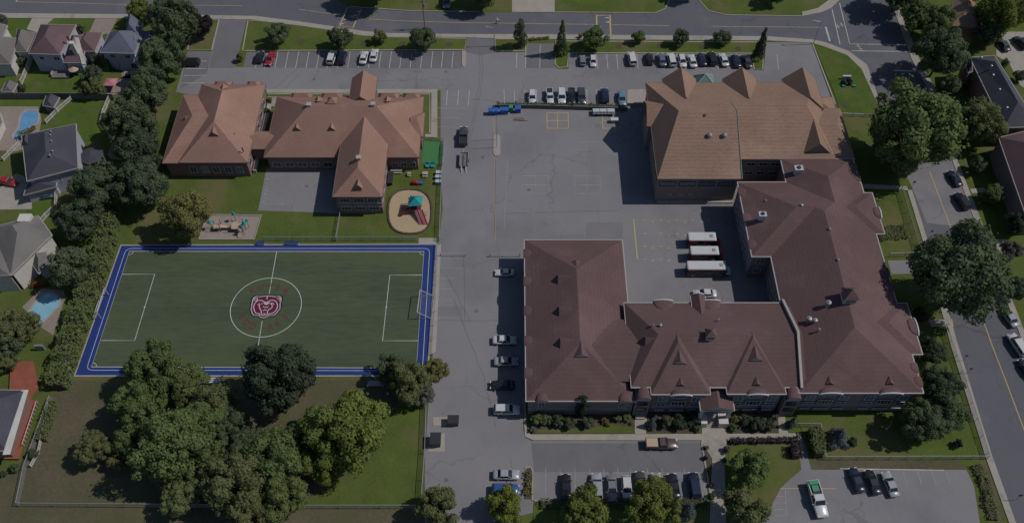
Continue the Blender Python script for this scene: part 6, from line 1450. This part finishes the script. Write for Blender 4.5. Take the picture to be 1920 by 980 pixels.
def chair(px, py, label):
    c = G(px, py, .4); r = simple('chair', c, label, 'chair', 'teal chairs by the artificial turf'); b = MB(); b.box(c[0]-.45, c[0]+.45, c[1]-.4, c[1]+.4, .42, .5); b.build('seat', M['teal'], r)
    b = MB(); b.rings([[(c[0]-.45, c[1]+.35, .5), (c[0]+.45, c[1]+.35, .5), (c[0]+.45, c[1]+.43, .5), (c[0]-.45, c[1]+.43, .5)], [(c[0]-.4, c[1]+.5, 1.1), (c[0]+.4, c[1]+.5, 1.1), (c[0]+.4, c[1]+.58, 1.1), (c[0]-.4, c[1]+.58, 1.1)]]); b.build('backrest', M['teal'], r)
    for dx in (-.38, .38):
        for dy in (-.33, .33): b = MB(); b.cyl((c[0]+dx, c[1]+dy, .03), (c[0]+dx, c[1]+dy, .42), .04, n=5); b.build('leg', M['dark'], r)
chair(801.5, 311, 'teal chair nearer the school wall below the green turf'); chair(811.5, 311, 'teal chair nearer the lane below the green turf')
c = G(778, 342, .5); r = simple('toy_car', c, 'crimson and blue ride on toy at the edge of the play lawn', 'toy'); b = MB(); b.rings([[(c[0]+dx, c[1]-.45*k, .25), (c[0]+dx, c[1]+.45*k, .25), (c[0]+dx, c[1]+.4*k, z), (c[0]+dx, c[1]-.4*k, z)] for dx, k, z in ((-.7, .8, .6), (-.3, 1, .9), (.3, 1, .9), (.7, .8, .5))]); b.build('body', M['orange_plastic'] if False else M['bus_red'], r)
b = MB()
for dx in (-.45, .45):
    for s in (-1, 1): b.cyl((c[0]+dx, c[1]+s*.42, .2), (c[0]+dx, c[1]+s*.52, .2), .18, n=10)
b.build('wheel', M['tyre'], r); b = MB(); b.box(c[0]+.8, c[0]+1.6, c[1]-.4, c[1]+.4, .05, .6); b.build('trailer_tub', M['blue_plastic'], r)
for k, (px, py, lb) in enumerate(((823, 324, 'pale blue toy crate highest along the lane fence'), (822, 332, 'blue toy crate in the middle along the lane fence'), (822, 341, 'blue toy crate lowest along the lane fence'))):
    c = G(px, py, .5); r = simple('toy_crate', c, lb, 'crate', 'blue crates by the lane fence'); b = MB(); b.box(c[0]-.6, c[0]+.6, c[1]-.4, c[1]+.4, .02, .8); b.build('body', mat('pale_blue', (.20, .32, .45), .5) if k == 0 else M['pale_blue'] if 'pale_blue' in M else bpy.data.materials['pale_blue'], r)
    b = MB(); b.box(c[0]-.63, c[0]+.63, c[1]-.43, c[1]+.43, .8, .86); b.build('rim', M['vent_white'], r)
# barriers across the lane
def barrier(px0, px1, py, label):
    a, c = G(px0, py), G(px1, py); r = simple('lane_gate', a, label, 'gate'); b = MB(); b.cyl((a[0], a[1], 0), (a[0], a[1], 1.2), .09); b.build('post', M['fascia'], r); b = MB(); b.cyl((c[0], c[1], 0), (c[0], c[1], 1.0), .08); b.build('post', M['fascia'], r)
    b = MB(); b.cyl((a[0], a[1], 1.0), (c[0], c[1], 1.0), .07, n=6); b.build('arm', M['fascia'], r)
barrier(826, 873, 480, 'low swing gate arm on the west side of the lane by the pitch corner')
barrier(975, 919, 481, 'low swing gate arm between lane and high school corner')
# poles
def pole(px, py, h, label, head=True, r_=.11, name='lamp_post', m='galv', arm=1.4, cat='lamp post'):
    c = G(px, py); r = simple(name, c, label, cat); b = MB(); b.cyl((c[0], c[1], 0), (c[0], c[1], h), r_, r_*.6, 8); b.build('pole', M[m], r)
    if head: b = MB(); b.cyl((c[0], c[1], h-.1), (c[0]-arm, c[1], h+.15), .05, n=5); b.build('arm', M[m], r); b = MB(); b.obox(c[0]-arm-.2, c[1], h+.08, h+.22, .7, .28); b.build('lamp_head', M[m], r)
pole(932, 262, 7.6, 'upper of two slim flagpoles on the kerb island in the lane', False, .06, 'flagpole', cat='flagpole')
pole(931, 277, 6.8, 'lower of two slim flagpoles on the kerb island in the lane', False, .06, 'flagpole', cat='flagpole')
pole(797, 55, 9.0, 'wooden utility pole on the verge beside the round dark tree', False, .16, 'utility_pole', 'wood_grey', cat='utility pole')
c = G(797, 55); u = [o for o in bpy.data.objects if o.name.startswith('utility_pole')][0]
b = MB(); b.box(c[0]-1.2, c[0]+1.2, c[1]-.06, c[1]+.06, 8.3, 8.45); b.build('crossarm', M['wood_grey'], u); b = MB(); b.cyl((c[0]+.35, c[1], 6.9), (c[0]+.35, c[1], 7.8), .25, n=10); b.build('transformer', M['vent_metal'], u)
pole(1525, 83, 7.0, 'slim lamp post at the northeast kerb of the car park'); pole(927, 87, 5.8, 'slim lamp post at the kerb of the middle driveway')
pole(1060, 900, 5, 'x') if False else None
# fire hydrant / signs on the east pavement
def sign(px, py, col, label, h=1.9, r_=.32):
    c = G(px, py); r = simple('road_sign', c, label, 'sign'); b = MB(); b.cyl((c[0], c[1], 0), (c[0], c[1], h), .04, n=6); b.build('pole', M['galv'], r)
    b = MB(); b.cyl((c[0], c[1]-.03, h), (c[0], c[1]+.03, h), r_, n=8); b.build('sign_plate', M[col], r)
sign(1805, 676, 'rust', 'small red sign on the east pavement, upper one of the pair by the trees'); sign(1814, 700, 'rust', 'small red sign on the east pavement, lower one of the pair by the trees')
sign(1903, 937, 'rust', 'red sign plate on the verge at the lower right corner', 2.2, .42); sign(1709, 352, 'rust', 'dark red sign where the school path meets the east pavement')
# monument on the northeast lawn
c = G(1588, 152, .6); r = simple('monument', c, 'dark memorial stone group with pale slab on the northeast lawn', 'monument')
b = MB(); rg = random.Random(3)
for k in range(9):
    dx, dy = rg.uniform(-1.6, 1.6), rg.uniform(-1.0, .8); hh = rg.uniform(.5, 1.3); s = rg.uniform(.3, .55)
    b.rings([[(c[0]+dx+s*q*math.cos(a*1.047), c[1]+dy+s*q*math.sin(a*1.047), z) for a in range(6)] for q, z in ((1, .1), (.9, hh*.6), (.5, hh))])
b.build('stone', M['dark'], r); b = MB(); b.box(c[0]-.8, c[0]+1.2, c[1]+1.0, c[1]+1.5, .1, 1.1); b.build('pale_slab', M['vent_white'], r)
b = MB(); b.box(c[0]-1.4, c[0]-.7, c[1]-1.7, c[1]-1.2, .1, .5); b.box(c[0]+1.2, c[0]+1.9, c[1]-1.7, c[1]-1.2, .1, .5); b.build('planter', M['teal'], r)
# pink canopy, patio furniture, deck of the maroon house
q = GP([(193, 161), (216, 161), (221, 147), (199, 147)], 2.2); c = (sum(p[0] for p in q)/4, sum(p[1] for p in q)/4); r = simple('garden_canopy', c, 'pink canvas canopy beside the small hidden pool', 'canopy')
b = MB(); 
for i in range(4): b.face([(*q[i], 2.2), (*q[(i+1) % 4], 2.2), (c[0], c[1], 2.8)])
b.build('canopy', M['pink'], r)
for p in q: b = MB(); b.cyl((*p, 0), (*p, 2.2), .06); b.build('post', M['vent_white'], r)
c = G(115, 140, .4); r = simple('garden_deck', c, 'grey timber deck with bench behind the dusty maroon house', 'deck'); b = MB(); b.obox(c[0], c[1], 0, .5, 4.2, 2.2); b.build('platform', M['wood_grey'], r); b = MB(); b.obox(c[0]-1, c[1]+1.6, 0, 1.1, 3.4, .12); b.obox(c[0]-2.2, c[1]+.6, 0, 1.1, .12, 2.2); b.build('rail', M['fascia'], r)
c = G(142, 136, .8); r = simple('parasol', c, 'cream round parasol right of the grey deck', 'parasol'); b = MB(); b.cyl((c[0], c[1], 0), (c[0], c[1], 2.3), .04); b.build('pole', M['dark'], r); b = MB(); b.cyl((c[0], c[1], 2.0), (c[0], c[1], 2.5), 1.3, .05, 10); b.build('canopy', M['tan_plastic'], r)
c = G(250, 137, .5); r = simple('patio_table', c, 'pale table with chairs on the terrace of the blue grey house', 'table'); b = MB(); b.cyl((c[0], c[1], .7), (c[0], c[1], .76), .9, n=12); b.build('table_top', M['tan_plastic'], r); b = MB(); b.cyl((c[0], c[1], 0), (c[0], c[1], .7), .08); b.build('leg', M['dark'], r)
for k in range(4): b = MB(); b.obox(c[0]+1.3*math.cos(k*1.57), c[1]+1.3*math.sin(k*1.57), 0, .8, .45, .45); b.build('stool', M['white_wall'], r)
c = G(258, 163, .2); r = simple('pool_float', c, 'teal pool cover corner visible between the trees', 'pool cover'); b = MB(); b.obox(c[0], c[1], .12, .25, 2.6, 1.2, .1); b.build('cover', M['teal'], r)
c = G(289, 152, .2); r = simple('swimming_pool', c, 'dark teal pool strip at the right of the tall trees', 'swimming pool'); b = MB(); b.obox(c[0], c[1], 0, .1, 1.8, 4.0, -.15); b.build('water', M['teal'], r)
# person in the road
def person(px, py, label):
    c = G(px, py, 0); z0 = .03
    V = [(0, 0, .92), (0, 0, 1.15), (0, .01, 1.38), (0, .01, 1.50), (0, .02, 1.62), (-.20, 0, 1.40), (-.27, .06, 1.12), (-.24, .18, .92), (.20, 0, 1.40), (.30, .08, 1.16), (.36, .24, 1.05), (-.10, 0, .86), (-.11, .12, .48), (-.11, .02, .08), (-.11, .14, .04), (.10, 0, .86), (.11, -.08, .48), (.11, -.22, .10), (.11, -.10, .05), (0, .02, 1.70)]
    E = [(0, 1), (1, 2), (2, 3), (3, 4), (4, 19), (2, 5), (5, 6), (6, 7), (2, 8), (8, 9), (9, 10), (0, 11), (11, 12), (12, 13), (13, 14), (0, 15), (15, 16), (16, 17), (17, 18)]
    Rr = [.13, .13, .15, .055, .10, .06, .045, .035, .06, .045, .035, .09, .06, .045, .035, .09, .06, .045, .035, .085]
    me = bpy.data.meshes.new('person'); me.from_pydata(V, E, []); o = bpy.data.objects.new('person_src', me); COL.objects.link(o)
    sk = o.modifiers.new('s', 'SKIN'); 
    for i, v in enumerate(me.skin_vertices[0].data): v.radius = (Rr[i], Rr[i]*.85); v.use_root = (i == 0)
    sb = o.modifiers.new('b', 'SUBSURF'); sb.levels = 1; sb.render_levels = 1
    dg = bpy.context.evaluated_depsgraph_get(); m2 = bpy.data.meshes.new_from_object(o.evaluated_get(dg)); bpy.data.objects.remove(o)
    m2.name = 'person'; m2.materials.clear(); m2.materials.append(M['cloth_white']); m2.materials.append(M['cloth_dark']); m2.materials.append(M['skin'])
    for p in m2.polygons: z = p.center.z; p.material_index = 2 if z > 1.47 else (0 if z > .9 else 1); p.use_smooth = True
    r = bpy.data.objects.new('person', m2); COL.objects.link(r); r.location = (c[0], c[1], z0); tag(r, label, 'person')
    h = MB(); h.cyl((0, .0, 1.66), (0, 0, 1.76), .12, .07, 10); ho = h.build('cap', M['cloth_white'], None); ho.parent = r
    g = MB(); g.box(.28, .62, .1, .3, .75, 1.1)
    bo = g.build('bag', M['bus_white'], None); bo.location = (c[0], c[1], z0); tag(bo, 'white bag carried beside the person crossing the north road', 'bag')
person(932, 45, 'person in pale top and dark trousers crossing the north road')
# last fixes
for k, p in CARS.items():
    if k not in USED: print('unused', k)
